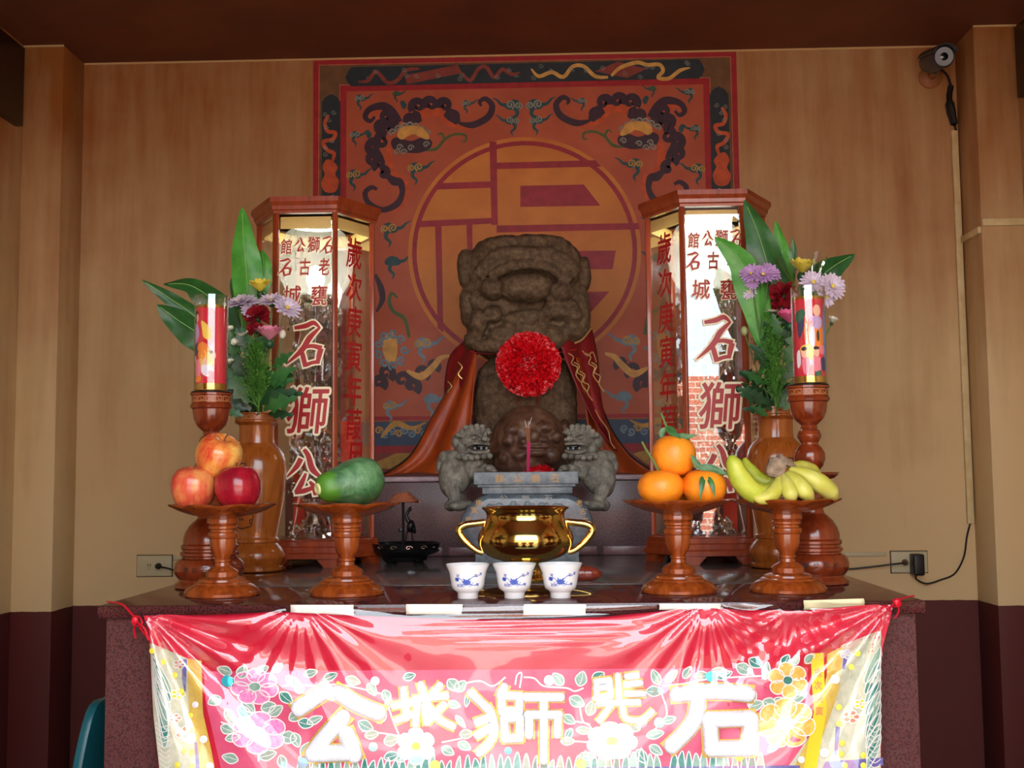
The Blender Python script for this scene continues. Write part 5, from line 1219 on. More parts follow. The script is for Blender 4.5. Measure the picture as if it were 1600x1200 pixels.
# climbing lions
def guard_lion(mir):
    g = MB(); ax = 823.8
    X = lambda px: px if not mir else 2*ax-px
    def e(px, py, dy, rx, ry, rz, sup=1.0, tilt=0):
        g.ell(at(X(px), py, YS+dy), (rx*kS, ry*kS, rz*kS), 16, 10, Matrix.Rotation(R(-tilt if mir else tilt), 3, 'Y') if tilt else None, sup)
    def tb(pts, r): g.tube([at(X(a), b_, YS+c) for a, b_, c in cat(pts, 4)], [q*kS for q in r] if isinstance(r, list) else r*kS, 10)
    e(740, 687, -.01, 24, 22, 19); e(752, 689, -.03, 13, 14, 8); e(750, 706, -.025, 13, 14, 4.5); e(756, 684, -.045, 6, 6, 5)       # skull, muzzle, jaw, nose
    e(741, 677, -.025, 22, 14, 8); e(737, 688, -.04, 5, 5, 4); e(758, 678, -.04, 4, 5, 4); e(714, 690, -.005, 9, 12, 12); e(722, 700, -.01, 10, 14, 12)              # brow, eyes, ear
    for i in range(5): e(721+10*i, 712+2*math.sin(i), -.03-.006*math.sin(i*.8), 6.5, 9, 5.5)                                    # collar of curls
    for i in range(6): e(722+8*i, 671+1.5*abs(i-2.5), -.008, 5, 14, 4)
    e(737, 728, 0, 20, 24, 26); e(716, 745, .005, 22, 26, 30, 1, 20); e(703, 746, -.005, 18, 22, 32); e(712, 722, .005, 20, 20, 20, 1, 35)
    e(695, 718, .01, 11, 14, 14); e(689, 728, .01, 8, 12, 14); e(702, 711, .015, 7, 10, 8)                                         # tail tufts
    tb([(706, 762, -.02), (710, 775, -.03), (712, 788, -.03)], [15, 11, 9]); e(716, 790, -.035, 17, 20, 8.5); e(731, 787, -.035, 8, 12, 5); e(704, 790, -.02, 10, 16, 9)
    tb([(737, 740, -.02), (750, 736, -.035), (762, 731, -.04)], [11, 9, 8]); e(765, 732, -.045, 9, 12, 6); e(772, 736, -.045, 5, 10, 3)
    me = blob(rel(g, ce.location), .0018, 2, .0004, 90)
    o = obj('climbing_lion', me, 'guard_stone', ce); o['label'] = 'stone lion climbing the %s side of the censer' % ('right' if mir else 'left')
    fc = MB()
    def fe(px, py, dy, r): fc.ell(at(X(px), py, YS+dy), tuple(q*kS for q in (r if isinstance(r, tuple) else (r, r, r))), 10, 7)
    def ft(pts, r): fc.tube([at(X(a_), b_, YS+c_) for a_, b_, c_ in cat(pts, 4)], r*kS, 7)
    fe(757, 686, -.058, (6, 5, 4.5)); fe(750, 686, -.052, (3.4, 4, 3)); fe(763, 687, -.05, (3, 4, 3)); fe(740, 684, -.05, (4.2, 4, 3.6)); fe(763, 676, -.042, (3.4, 4, 3.4))
    ft([(730, 684, -.045), (737, 677, -.052), (747, 679, -.054), (752, 683, -.055)], 2.3); ft([(756, 680, -.052), (762, 673, -.045), (767, 676, -.035)], 2.0)
    ft([(730, 696, -.045), (740, 693, -.056), (752, 693, -.06), (764, 694, -.048)], 2.2); ft([(732, 703, -.045), (742, 707, -.055), (754, 707, -.056), (764, 704, -.045)], 2.4)
    obj('face_carving', rel(fc, ce.location).mesh('face'), 'guard_stone', o)
    mc = MB()
    for j, (y_, n_, x0_, st_) in enumerate(((671, 6, 722, 8), (666, 4, 728, 8.5), (714, 6, 717, 9.6), (680, 2, 716, 7))):
        for i_ in range(n_):
            yy = y_+(1.2*abs(i_-n_/2) if j < 2 else 1.5*math.sin(i_)); cc = at(X(x0_+st_*i_), yy, YS-.03-(.012 if j == 2 else 0)-.008*math.sin(PI*(i_+.5)/n_))
            mc.ell(cc, (5*kS, 5*kS, 4.6*kS), 10, 6); mc.tube([cc+Vector((3.6*kS*math.cos(u*.8)*(1-u*.1), -5*kS, 3.4*kS*math.sin(u*.8)*(1-u*.1))) for u in range(9)], .9*kS, 5)
    obj('mane_curls', rel(mc, ce.location).mesh('mane'), 'guard_stone', o)['kind'] = 'stuff'
    for (px, py, dy, w_) in ((751, 698, -.052, 11),):
        m2 = MB().ell(at(X(px), py, YS+dy), (w_*kS, .006, 3*kS), 10, 6); obj('mouth', rel(m2, ce.location).mesh('mouth'), 'blackboard', o)  # black ellipsoid stands in for the shade inside the open mouth
    for px in (742, 752, 760): obj('tooth', rel(MB().ell(at(X(px), 700.5, YS-.056), (2*kS, .003, 2.4*kS), 8, 6), ce.location).mesh('tooth'), 'censer_stone', o)
guard_lion(False); guard_lion(True)
# three incense sticks
M['stick_pink'] = plain('pink_dyed_bamboo', (196, 40, 100), .6); M['stick_brown'] = plain('incense_paste', (150, 96, 62), .8); M['stick_ash'] = plain('ash_tip', (206, 204, 200), .9)
for i, (x1, y1, dx, lb_) in enumerate(((822, 662, -2, 'left of three burnt incense sticks in the stone censer'), (827, 657, 4, 'right of three burnt incense sticks, its ash tip bent'), (825, 663, 1, 'middle of three burnt incense sticks in the stone censer'))):
    p0, p1, p2 = at(825+i*.9-1, 741, YS-.02+.004*i), at(824.5+i*1.6, 690, YS-.02+.004*i), at(x1+.5, y1+6, YS-.02+.004*i)
    t = thing('incense_stick', lb_, 'incense', p0, 0, 'burning incense sticks')
    obj('bamboo', rel(MB().tube([p0, p1], .0021, 6), p0).mesh('bamboo'), 'stick_pink', t); obj('paste', rel(MB().tube([p1, p2], .0024, 6), p0).mesh('paste'), 'stick_brown', t)
    obj('ash_tip', rel(MB().tube([p2, p2+Vector((dx*.2*kS, 0, 4*kS)), at(x1+dx, y1-5, YS-.02+.004*i)], [.0016, .0012, .0006], 5), p0).mesh('tip'), 'stick_ash', t)

# ---------------------------------------------------------------- incense coil tray behind the papaya
M['black_iron'] = plain('black_cast_metal', (26, 25, 27), .28, .5)
M['coil'] = mottled('incense_coil', (150, 84, 54), (170, 100, 66), 60, .8)
YI = 2.98; kI = YI/F; ip = at(633, 880, YI)
t = thing('incense_tray', 'black footed incense tray with a standing crane beside the plinth', 'incense tray', (ip.x, YI, ZT+.0015))
ih = lambda y: at(633, y, YI).z-(ZT+.0015)
ia = ih(848)
tp = [(30*kI, .004), (34*kI, .006), (36*kI, ia*.35), (50*kI, ia*.5), (54*kI, ia*.6), (52*kI, ia*.68), (54*kI, ia*.95), (56*kI, ia), (54*kI, ia), (50*kI, ia*.75), (0, ia*.72)]
obj('tray', MB().lathe(tp, 40).mesh('tray', ang=35), 'black_iron', t)
for i in range(4): a = R(45+90*i); obj('foot', MB().ell((30*kI*math.cos(a), 30*kI*math.sin(a), .006), (.012, .012, .0075), 10, 6).mesh('foot'), 'black_iron', t)
sw = MB()
for i in range(14):
    a = 2*PI*i/14; q = Vector((53*kI*math.cos(a), 53*kI*math.sin(a), ia*.82)); sw.tube([q+Vector((-math.sin(a)*.010*math.cos(u*.7)*(1-u*.09), math.cos(a)*.010*math.cos(u*.7)*(1-u*.09), .006*math.sin(u*.7)*(1-u*.09))) for u in range(10)], .0012, 5)
obj('scrollwork', sw.mesh('scroll'), 'silver', t)['kind'] = 'stuff'
rod = MB().tube([(-3*kI, 0, ia*.7), (-3*kI, 0, ih(783))], 2.2*kI, 8); obj('post', rod.mesh('post'), 'black_iron', t)
cr = MB()
W_ = lambda px, py: Vector(((px-633)*kI, -.004, ih(py)))
cr.tube([W_(634, 846), W_(636, 832), W_(640, 826)], 1.6*kI, 6); cr.tube([W_(645, 846), W_(644, 832), W_(642, 826)], 1.6*kI, 6)
cr.ell(W_(642, 822), (6*kI, 7*kI, 10*kI), 12, 8, Matrix.Rotation(R(15), 3, 'Y')); cr.tube([W_(639, 815), W_(635, 806), W_(638, 800), W_(641, 794)], [4*kI, 3*kI, 2.4*kI, 2.6*kI], 8); cr.ell(W_(641, 796), (3.2*kI,)*3, 8, 6); cr.tube([W_(641, 795), W_(644, 788)], [1.6*kI, .4*kI], 6); cr.ell(W_(647, 824), (3*kI, 4*kI, 11*kI), 10, 6, Matrix.Rotation(R(-12), 3, 'Y'))
obj('crane', blob(cr, .0016, 1), 'black_iron', t); obj('bracket', MB().box(W_(626, 828), (6*kI, 5*kI, 6*kI)).mesh('br', .001), 'black_iron', t)
c0 = Vector((ip.x-3*kI, YI, at(633, 783, YI).z)); ct = thing('incense_coil', 'brown conical incense coil resting on top of the black tray post', 'incense coil', c0)
sp = []
for i in range(161):
    u = i/160; a = u*2*PI*5; r = (26-u*17)*kI; sp.append(Vector((r*math.cos(a), r*math.sin(a), (-2+u*14.5)*kI)))
obj('coil', MB().tube(sp, 1.7*kI, 6).mesh('coil'), 'coil', ct)
# ---------------------------------------------------------------- embroidered altar cloth under plastic film
M['cloth_red'] = mottled('red_satin_cloth', (196, 16, 48), (206, 30, 62), 30, .45, lo=.3, hi=.7)
M['cloth_rose'] = mottled('rose_satin_cloth', (214, 74, 112), (222, 92, 128), 30, .45, lo=.3, hi=.7)
M['gauze'] = mottled('cream_gauze', (216, 212, 190), (192, 194, 170), 60, .7)
M['yellow_band'] = mottled('yellow_brocade', (224, 192, 96), (206, 168, 70), 50, .5)
M['bright_yellow'] = plain('bright_yellow_satin', (246, 216, 50), .45)
M['emb_green'] = mottled('sage_embroidery', (128, 168, 152), (156, 188, 170), 160, .5, bump=.3)
M['emb_teal'] = mottled('teal_embroidery', (40, 122, 112), (70, 150, 136), 160, .5, bump=.3)
M['emb_white'] = plain('white_braid', (240, 238, 234), .5)
M['emb_silver'] = mottled('silver_white_padded_thread', (250, 250, 252), (214, 218, 230), 420, .4, bump=.5, bdist=.0008)
M['emb_gold'] = mottled('gold_braid', (240, 206, 90), (222, 178, 62), 240, .35, .4, bump=.4)
M['emb_pink'] = mottled('pink_embroidery', (232, 120, 184), (240, 160, 206), 140, .5, bump=.3)
M['emb_pale'] = mottled('pale_pink_embroidery', (246, 208, 222), (250, 226, 234), 140, .5)
M['emb_orange'] = mottled('orange_embroidery', (246, 176, 70), (250, 200, 110), 140, .5)
M['emb_blue'] = mottled('sky_blue_embroidery', (166, 214, 226), (190, 226, 234), 140, .5)
M['emb_purple'] = mottled('violet_braid', (96, 88, 160), (120, 112, 178), 140, .5)
M['emb_coral'] = mottled('coral_embroidery', (226, 120, 88), (234, 148, 116), 140, .5)
M['seq_cyan'] = plain('cyan_sequin', (70, 214, 232), .12, .5); M['seq_white'] = plain('white_sequin', (246, 246, 250), .15, .2); M['seq_yellow'] = plain('yellow_sequin', (250, 232, 80), .2, .2); M['seq_aqua'] = plain('aqua_sequin', (150, 226, 214), .15, .3); M['seq_blue'] = plain('blue_sequin', (96, 170, 206), .15, .4)
M['film'] = lens_glass('plastic_film', 1.5, (1, 1, 1), .05, 2.2)
M['paper'] = plain('white_tape', (244, 240, 226), .6); M['paper2'] = plain('yellowed_tape', (226, 216, 170), .6)
M['ribbon_red'] = plain('red_ribbon', (214, 24, 48), .4)
def wr(px, py, seed=0.0):
    """folds of the hanging cloth, towards the viewer, in metres"""
    d = .004+.005*noise.noise(Vector((px/170+seed, py/110, seed)))
    for cx, cy, am, fr, fall in ((228, 958, .013, 15, 330), (1394, 942, .015, 15, 360), (470, 944, .004, 20, 130), (1105, 940, .005, 20, 170), (1240, 946, .004, 18, 140)):
        dx, dy = px-cx, py-cy; r = math.hypot(dx, dy)
        d += am*math.sin(math.atan2(dy, dx)*fr+seed)*math.exp(-r/fall)*min(1, r/30)
    d += .003*math.sin(py*.55+px*.01)*math.exp(-((px-840)/130)**2-((py-975)/25)**2)
    return d
YB = 1.984
def bp(px, py, off=0.0, seed=0.0): 
    q = at(px, py, YB-wr(px, py, seed)-off); return q
def piece(xs, y): # linear interpolation table
    for (y0, x0), (y1, x1) in zip(xs, xs[1:]):
        if y <= y1: return x0+(x1-x0)*max(0, (y-y0))/(y1-y0)
    return xs[-1][1]
LE = [(960, 224), (985, 230), (1010, 232), (1100, 238), (1200, 248), (1320, 256)]; RE = [(944, 1396), (980, 1386), (1010, 1378), (1100, 1376), (1320, 1380)]
TE = [(224, 962), (300, 961), (440, 956), (560, 962), (700, 967), (830, 968), (940, 964), (1060, 953), (1120, 951), (1250, 955), (1330, 948), (1396, 944)]
BOT = 1320
bn = thing('altar_cloth', 'red embroidered altar cloth with silver characters hung before the granite table', 'altar cloth', (0, YB, at(800, BOT, YB).z))
def cl(u, v, off=0, seed=0):
    x = 224+(1396-224)*u; yt = piece(TE, x); y = yt+(BOT-yt)*v; xl, xr = piece(LE, y), piece(RE, y); return bp(xl+(xr-xl)*u, y, off, seed)
o = obj('cloth', rel(MB().grid(cl, 200, 70), bn.location).mesh('cloth', ang=180), 'cloth_red', bn); o.modifiers.new('t', 'SOLIDIFY').thickness = .0015
def patch(name, L, R_, mt, off=.0012, nu=8, nv=24, par=None):
    f = lambda u, v: (lambda y0: bp(piece(L, y0)+(piece(R_, y0)-piece(L, y0))*u, (L[0][0]*(1-u)+R_[0][0]*u)*(1-v)+v*(L[-1][0]*(1-u)+R_[-1][0]*u), off))((L[0][0]+(L[-1][0]-L[0][0])*v))
    return obj(name, rel(MB().grid(f, nu, nv), bn.location).mesh(name, ang=180), mt, par or bn)
patch('embroidered_ground', [(1049, 318), (1100, 322), (1200, 345), (1300, 350)], [(1043, 1262), (1100, 1262), (1200, 1262), (1300, 1262)], 'cloth_rose', .0008, 80, 20)
patch('side_panel', [(1004, 234), (1050, 236), (1120, 240), (1200, 249), (1316, 256)], [(1030, 296), (1060, 306), (1120, 312), (1200, 318), (1316, 330)], 'gauze', .0012, 14, 34)
patch('side_panel', [(1008, 1315), (1060, 1290), (1120, 1286), (1200, 1230), (1316, 1230)], [(984, 1378), (1040, 1376), (1120, 1375), (1200, 1376), (1316, 1379)], 'gauze', .0012, 16, 34)
patch('yellow_strip', [(1029, 293), (1110, 295), (1160, 308), (1200, 312), (1316, 320)], [(1032, 315), (1110, 317), (1160, 328), (1200, 336), (1316, 345)], 'yellow_band', .002)
patch('yellow_strip', [(1022, 1292), (1050, 1292), (1085, 1290), (1140, 1270), (1200, 1240), (1316, 1238)], [(1010, 1318), (1050, 1314), (1085, 1312), (1140, 1292), (1200, 1268), (1316, 1266)], 'yellow_band', .002)
ys = patch('inscribed_strip', [(1021, 1267), (1060, 1268), (1110, 1272), (1165, 1262), (1200, 1256)], [(1020, 1287), (1060, 1288), (1110, 1292), (1165, 1282), (1200, 1276)], 'bright_yellow', .0026)
for i, ch in enumerate('歲次庚寅'):
    g = glyph(ch, .01); b = MB(); b.add([bp(1278+p.x*13+(2 if i > 1 else 0), 1051+i*20-p.y*14, .0032) for p in g.v], g.f); obj('letter', rel(b, bn.location).mesh('l', smooth=False), 'emb_coral', ys)
B = lambda off: (lambda x, y: bp(x, y, off))
outl = MB(); vine = MB()
def emb(name, mt, pts, off=.002, curve=3, edge=True, w=.9):
    o = obj(name, rel(fillp(MB(), pts, B(off), curve), bn.location).mesh(name, smooth=False), mt, bn)
    if edge: stroke(outl, pts, w, B(off+.0006), True, 3)
    return o
def eleaf(x, y, ang, L, wd, mt='emb_green'):
    c, s = math.cos(ang), math.sin(ang); T = lambda u, v: (x+L*u*c-wd*v*s, y+L*u*s+wd*v*c)
    emb('embroidered_leaf', mt, [T(0, 0), T(.3, .42), (T(.65, .38)), T(1, 0), T(.65, -.38), T(.3, -.42)])
    stroke(outl, [T(.1, 0), T(.5, .05), T(.9, 0)], .45, B(.0027))
LV = [(370, 1075, 3.9, 26, 17), (362, 1052, 3.5, 24, 16), (352, 1108, 1.0, 30, 17), (345, 1090, 2.7, 22, 18), (372, 1105, .7, 28, 18), (398, 1112, 3.8, 26, 16), (408, 1108, -.3, 24, 20), (420, 1118, -.6, 26, 18), (437, 1082, .7, 26, 18),
      (375, 1060, -1.2, 22, 20), (400, 1052, -.5, 22, 14), (426, 1050, -.7, 20, 14), (448, 1056, .9, 22, 14), (345, 1135, .4, 22, 18), (352, 1155, -.2, 24, 14), (372, 1188, 3.4, 26, 18), (405, 1184, -.3, 28, 18), (440, 1150, .2, 24, 22), (452, 1125, -.6, 24, 18), (458, 1145, 1.2, 24, 18), (438, 1180, 1.3, 24, 16), (470, 1180, -.9, 26, 16),
      (450, 1062, .3, 20, 14), (475, 1055, -.3, 22, 14), (505, 1062, -.4, 24, 14), (540, 1060, .3, 24, 16), (575, 1068, 1.0, 22, 16), (600, 1078, 1.2, 22, 16), (630, 1060, -.3, 20, 14), (700, 1062, .8, 24, 20), (712, 1080, -.8, 22, 18), (610, 1090, 1.9, 20, 12), (560, 1128, .5, 26, 18), (590, 1130, -1.1, 26, 18), (570, 1150, -.2, 22, 16), (600, 1160, -.3, 24, 20), (466, 1128, .2, 24, 18), (480, 1130, -.4, 26, 14), (700, 1098, .3, 20, 14), (712, 1118, .9, 24, 10), (728, 1105, -1.4, 28, 9), (718, 1148, -.1, 22, 16), (716, 1160, .5, 22, 16), (690, 1168, .5, 22, 16), (600, 1185, -.3, 24, 16), (620, 1190, -.7, 22, 14),
      (880, 1070, -2.3, 24, 18), (905, 1072, -1.3, 24, 20), (925, 1062, -.5, 22, 16), (890, 1090, .5, 26, 20), (880, 1118, .6, 22, 16), (920, 1118, -1.3, 24, 18), (893, 1138, 2.0, 22, 12), (900, 1140, .1, 26, 14), (876, 1158, 0, 22, 14), (905, 1180, .1, 26, 14), (985, 1145, -2.5, 22, 16), (1000, 1140, -2.6, 24, 20), (1010, 1150, -.2, 28, 16), (1035, 1128, -.3, 22, 14), (995, 1172, .9, 26, 18), (1015, 1165, .6, 24, 16), (1030, 1070, -2.0, 26, 16), (1040, 1066, -.8, 26, 14), (1010, 1080, .0, 26, 18), (1068, 1060, -1.0, 22, 14), (1085, 1056, 0, 24, 16), (1112, 1048, .1, 28, 14), (1120, 1060, -.4, 26, 14), (1150, 1040, .4, 28, 20),
      (1195, 1062, -1.4, 28, 14), (1180, 1080, 2.0, 26, 14), (1222, 1040, -1.0, 20, 16), (1240, 1040, -1.2, 20, 12), (1258, 1036, -.8, 20, 14), (1192, 1095, .4, 26, 20), (1210, 1092, .4, 24, 14), (1236, 1095, -.5, 28, 18), (1170, 1105, -.3, 24, 18), (1200, 1175, -.8, 30, 12), (1170, 1030, .5, 24, 18)]
for i, (x, y, a, L, wd) in enumerate(LV): eleaf(x, y, a, L, wd, 'emb_green' if i % 4 else 'emb_teal')
for pts in ([(345, 1128), (375, 1140), (400, 1152), (404, 1190)], [(398, 1120), (396, 1090), (400, 1075)], [(440, 1072), (465, 1070), (500, 1072), (535, 1070), (600, 1085)], [(600, 1080), (612, 1120), (624, 1150)], [(565, 1142), (600, 1146), (624, 1150)], [(690, 1160), (720, 1154), (735, 1150)], [(725, 1068), (750, 1064), (770, 1072), (790, 1058)], [(805, 1070), (808, 1055), (815, 1052), (812, 1075)],
            [(818, 1058), (835, 1060), (850, 1072), (885, 1075), (898, 1080), (912, 1075)], [(905, 1095), (910, 1125), (922, 1135), (930, 1150)], [(880, 1125), (905, 1128), (922, 1132)], [(895, 1158), (925, 1160)], [(1030, 1075), (1042, 1110), (1035, 1128), (1010, 1150)], [(1035, 1072), (1070, 1068), (1100, 1062), (1150, 1058), (1195, 1056), (1225, 1056)], [(1200, 1105), (1230, 1106), (1240, 1085)]):
    stroke(vine, pts, 1.3, B(.0018))
def eflower(cx, cy, r, n, mt, ctr, off=.0026, squash=.75, ph=0):
    for i in range(n):
        a = ph+2*PI*i/n; ux, uy = math.cos(a), math.sin(a)*squash; px, py = -math.sin(a), math.cos(a)*squash
        T = lambda u, v: (cx+r*(u*ux+v*px), cy+r*(u*uy+v*py))
        emb('embroidered_petal', mt, [T(.18, 0), T(.5, .36), T(.9, .34), T(1.05, 0), T(.9, -.34), T(.5, -.36)], off+.00008*i, 3, True, 1.0)
    emb('flower_eye', ctr, [(cx+.26*r*math.cos(2*PI*i/10), cy+.26*r*squash*math.sin(2*PI*i/10)) for i in range(10)], off+.0016, 0, True)
eflower(398, 1073, 36, 7, 'emb_pink', 'emb_green', ph=.3); eflower(404, 1145, 42, 6, 'emb_pink', 'emb_green', ph=.6); eflower(956, 1158, 38, 7, 'emb_pale', 'emb_orange', ph=.1)
eflower(650, 1166, 29, 6, 'emb_blue', 'bright_yellow', ph=.5, squash=.95); eflower(1231, 1063, 30, 6, 'emb_orange', 'emb_teal', ph=.4, squash=.9); eflower(1228, 1130, 44, 7, 'emb_orange', 'emb_blue', ph=.2, squash=.85); eflower(1168, 1160, 12, 5, 'emb_orange', 'emb_blue')
rg = random.Random(12)
x = 470
while x < 1200:
    h = rg.uniform(22, 36); w_ = rg.uniform(4, 6.5); yb = 1204+(6 if x < 900 else 0)
    if not (1040 < x < 1050): emb('embroidered_grass', 'emb_teal' if rg.random() > .4 else 'emb_green', [(x-w_, yb), (x-w_*.8, yb-h*.6), (x+rg.uniform(-2, 3), yb-h), (x+w_*.8, yb-h*.6), (x+w_, yb)], .0018, 2)
    x += rg.uniform(10, 15)
patch('lower_border', [(1204, 340), (1230, 342)], [(1196, 1250), (1222, 1250)], 'emb_purple', .0022, 60, 3); patch('lower_band', [(1230, 340), (1316, 345)], [(1222, 1245), (1316, 1240)], 'gauze', .0016, 60, 8)
# padded silver characters with gold edging
kB = YB/F
def padded(name, strokes, conv, r):
    t_ = [[conv(*p) for p in s] for s in strokes]; b = MB(); g = MB()
    for j, s in enumerate(t_):
        P = cat(s, 4) if len(s) > 2 else [Vector(s[0]), (Vector(s[0])+Vector(s[1]))/2, Vector(s[1])]
        Q = [bp(p.x, p.y, .0045+.0004*j) for p in P]
        n = len(Q); b.tube(Q, r*kB, 10, False)
        for q in (Q[0], Q[-1]): b.ell(q, r*kB, 10, 8)
        e0 = (P[0]-P[1]).normalized()*r*.9; e1 = (P[-1]-P[-2]).normalized()*r*.9
        stroke(g, [P[0]+e0]+P+[P[-1]+e1], (r+2.2), B(.0030+.00003*j), smooth=False)
    # flatten towards the cloth
    o = obj(name, rel(b, bn.location).mesh(name, ang=180), 'emb_silver', bn); obj('gold_edging', rel(g, bn.location).mesh('edge', smooth=False), 'emb_gold', o)
q2 = lambda x, y: (440+x/4.21, 920+y/4.21); q3 = lambda x, y: (800+x/4.21, 920+y/4.21); q7 = lambda x, y: (700+x/6.154, 1030+y/6.154)
padded('silver_character', [[(1085, 695), (1320, 675), (1550, 690)], [(1225, 700), (1190, 880), (1050, 1030)], [(1300, 860), (1310, 1050)], [(1300, 860), (1560, 850)], [(1570, 860), (1560, 1050)], [(1310, 1050), (1560, 1050)]], q3, 12.5)
padded('silver_character', [[(550, 610), (640, 600)], [(550, 655), (645, 645)], [(550, 720), (650, 705)], [(555, 610), (555, 720)], [(640, 600), (650, 705)], [(695, 570), (705, 720)], [(755, 575), (820, 570)], [(750, 630), (845, 620)], [(755, 690), (865, 690)], [(570, 755), (830, 745)], [(650, 770), (575, 865)], [(725, 770), (745, 850), (850, 865), (920, 810)]], q3, 5.2)
padded('silver_character', [[(225, 330), (320, 420), (385, 480)], [(385, 470), (430, 560), (445, 680), (400, 800), (300, 900)], [(370, 570), (285, 600)], [(400, 660), (285, 730)], [(540, 270), (505, 340)], [(505, 350), (690, 355)], [(510, 355), (520, 500)], [(690, 360), (680, 500)], [(520, 500), (685, 500)], [(540, 570), (550, 760)], [(540, 565), (690, 565)], [(690, 570), (690, 760)], [(550, 765), (690, 760)], [(750, 365), (1085, 365)], [(920, 370), (920, 970)], [(770, 535), (1065, 535)], [(780, 540), (780, 730)], [(1060, 540), (1050, 725)]], q7, 7)
padded('silver_character', [[(800, 665), (820, 850)], [(740, 770), (860, 745)], [(760, 865), (850, 830)], [(880, 725), (1080, 705)], [(895, 740), (880, 890)], [(915, 630), (960, 760), (1040, 860), (1125, 905)], [(1040, 635), (995, 690)], [(945, 775), (955, 880)], [(1065, 765), (965, 870)]], q2, 6)
padded('silver_character', [[(115, 785), (285, 675)], [(375, 685), (500, 760), (635, 815)], [(400, 850), (290, 970), (205, 1085)], [(215, 1085), (440, 1075)], [(430, 960), (480, 1090)]], q2, 13)
# sequins
SQ = [(355, 1064, 9, 'cyan'), (352, 1063, 6, 'white'), (468, 1076, 8, 'white'), (586, 1064, 7, 'white'), (858, 1063, 8, 'white'), (1111, 1057, 8, 'cyan'), (1030, 1129, 8, 'aqua'), (583, 1167, 7, 'aqua'), (794, 1173, 6, 'blue'), (473, 1192, 8, 'blue'), (680, 1196, 8, 'yellow'), (1155, 1182, 7, 'yellow'), (908, 1194, 8, 'yellow'), (1305, 1061, 7, 'white'), (1288, 1176, 7, 'white'), (1252, 1187, 5, 'white'), (305, 1101, 5, 'white'), (318, 1155, 6, 'white'), (328, 1197, 6, 'white')]
SQ += [(x_, y_, 4.5, 'yellow') for x_, y_ in ((238, 1017), (256, 1034), (273, 1055), (283, 1080), (297, 1118), (301, 1141), (288, 1173), (299, 1176), (277, 1195), (300, 1198), (1340, 1021), (1330, 1042), (1311, 1105), (1311, 1131), (1316, 1161), (1314, 1178), (1349, 1180), (1320, 1196), (1349, 1196))]
for x_, y_, r_, c_ in SQ:
    q = bp(x_, y_, .0065); b = MB().lathe([(r_*.2*kB, -.0006), (r_*kB, 0), (r_*kB, .0006), (r_*.2*kB, .001)], 14); b.xf(Matrix.Translation(q-bn.location) @ Matrix.Rotation(R(90), 4, 'X')); obj('sequin', b.mesh('seq'), 'seq_'+c_, bn)
# side panels: plume fans, coral blossoms, violet braid
def plume(pts, w, mt): emb('plume', mt, *[[(a, b_) for a, b_ in pts]], .0022, 2, True, .8)
for i in range(7):
    u = i/6; plume([(236+2*u, 1012+8*i), (250+10*u, 1040+12*i), (268-6*u, 1075+14*i), (262-8*u, 1082+14*i), (244+3*u, 1050+12*i)], 2, 'emb_teal' if i % 2 else 'emb_green')
for i in range(9):
    u = i/8; y0 = 1010+17*i; plume([(1376, y0), (1362-4*u, y0+22), (1350+4*u, y0+52), (1356, y0+56), (1372, y0+30)], 2, 'emb_teal' if i % 2 else 'emb_green')
for i in range(9):
    stroke(outl, [(243+i*.8, 1128+8*i), (252+i, 1136+8*i), (266, 1132+8*i)], .6, B(.0032)); stroke(outl, [(1376, 1130+8*i), (1367, 1136+8*i), (1358, 1130+8*i)], .6, B(.0032))
eflower(287, 1145, 13, 5, 'emb_coral', 'bright_yellow'); eflower(274, 1122, 9, 5, 'emb_coral', 'bright_yellow'); eflower(278, 1085, 11, 5, 'bright_yellow', 'emb_green'); eflower(280, 1038, 9, 5, 'emb_coral', 'emb_pale'); eflower(1330, 1120, 13, 5, 'emb_coral', 'bright_yellow'); eflower(1345, 1100, 10, 5, 'bright_yellow', 'emb_coral'); eflower(1322, 1022, 9, 5, 'emb_blue', 'emb_pale')
for L, R_ in (([(1030, 286), (1060, 284), (1080, 288)], [(1030, 292), (1060, 291), (1080, 290)]), ([(1160, 304), (1200, 306), (1260, 312)], [(1160, 308), (1200, 312), (1260, 318)]), ([(1025, 1318), (1045, 1316)], [(1020, 1328), (1045, 1320)]), ([(1135, 1306), (1180, 1303)], [(1135, 1313), (1180, 1308)]), ([(1190, 1290), (1210, 1280)], [(1184, 1380), (1196, 1380)])): patch('violet_braid', L, R_, 'emb_purple', .0024, 5, 8)
o = obj('white_outline_braid', rel(outl, bn.location).mesh('outl', smooth=False), 'emb_white', bn); o['kind'] = 'stuff'
o = obj('vine_braid', rel(vine, bn.location).mesh('vine', smooth=False), 'emb_white', bn); o['kind'] = 'stuff'
# film
TF = [(224, 962), (300, 957), (440, 946), (900, 947), (1120, 944), (1300, 940), (1396, 942)]
def fl(u, v):
    x = 224+(1396-224)*u; yt = piece(TF, x); y = yt+(BOT-yt)*v; xl, xr = piece(LE, y)-1, piece(RE, y)+1
    off = .013-.012*math.exp(-v*14); px_ = xl+(xr-xl)*u
    return bp(px_, y, off+.0016*noise.noise(Vector((px_/30, y/55, 4)))+.003*noise.noise(Vector((px_/90, y/60, 9))), .0)
fo = obj('plastic_film', rel(MB().grid(fl, 260, 110), bn.location).mesh('film', ang=180), 'film', None); fo.location = bn.location
tag(fo, 'clear wrinkled plastic film covering the embroidered altar cloth', 'plastic film')
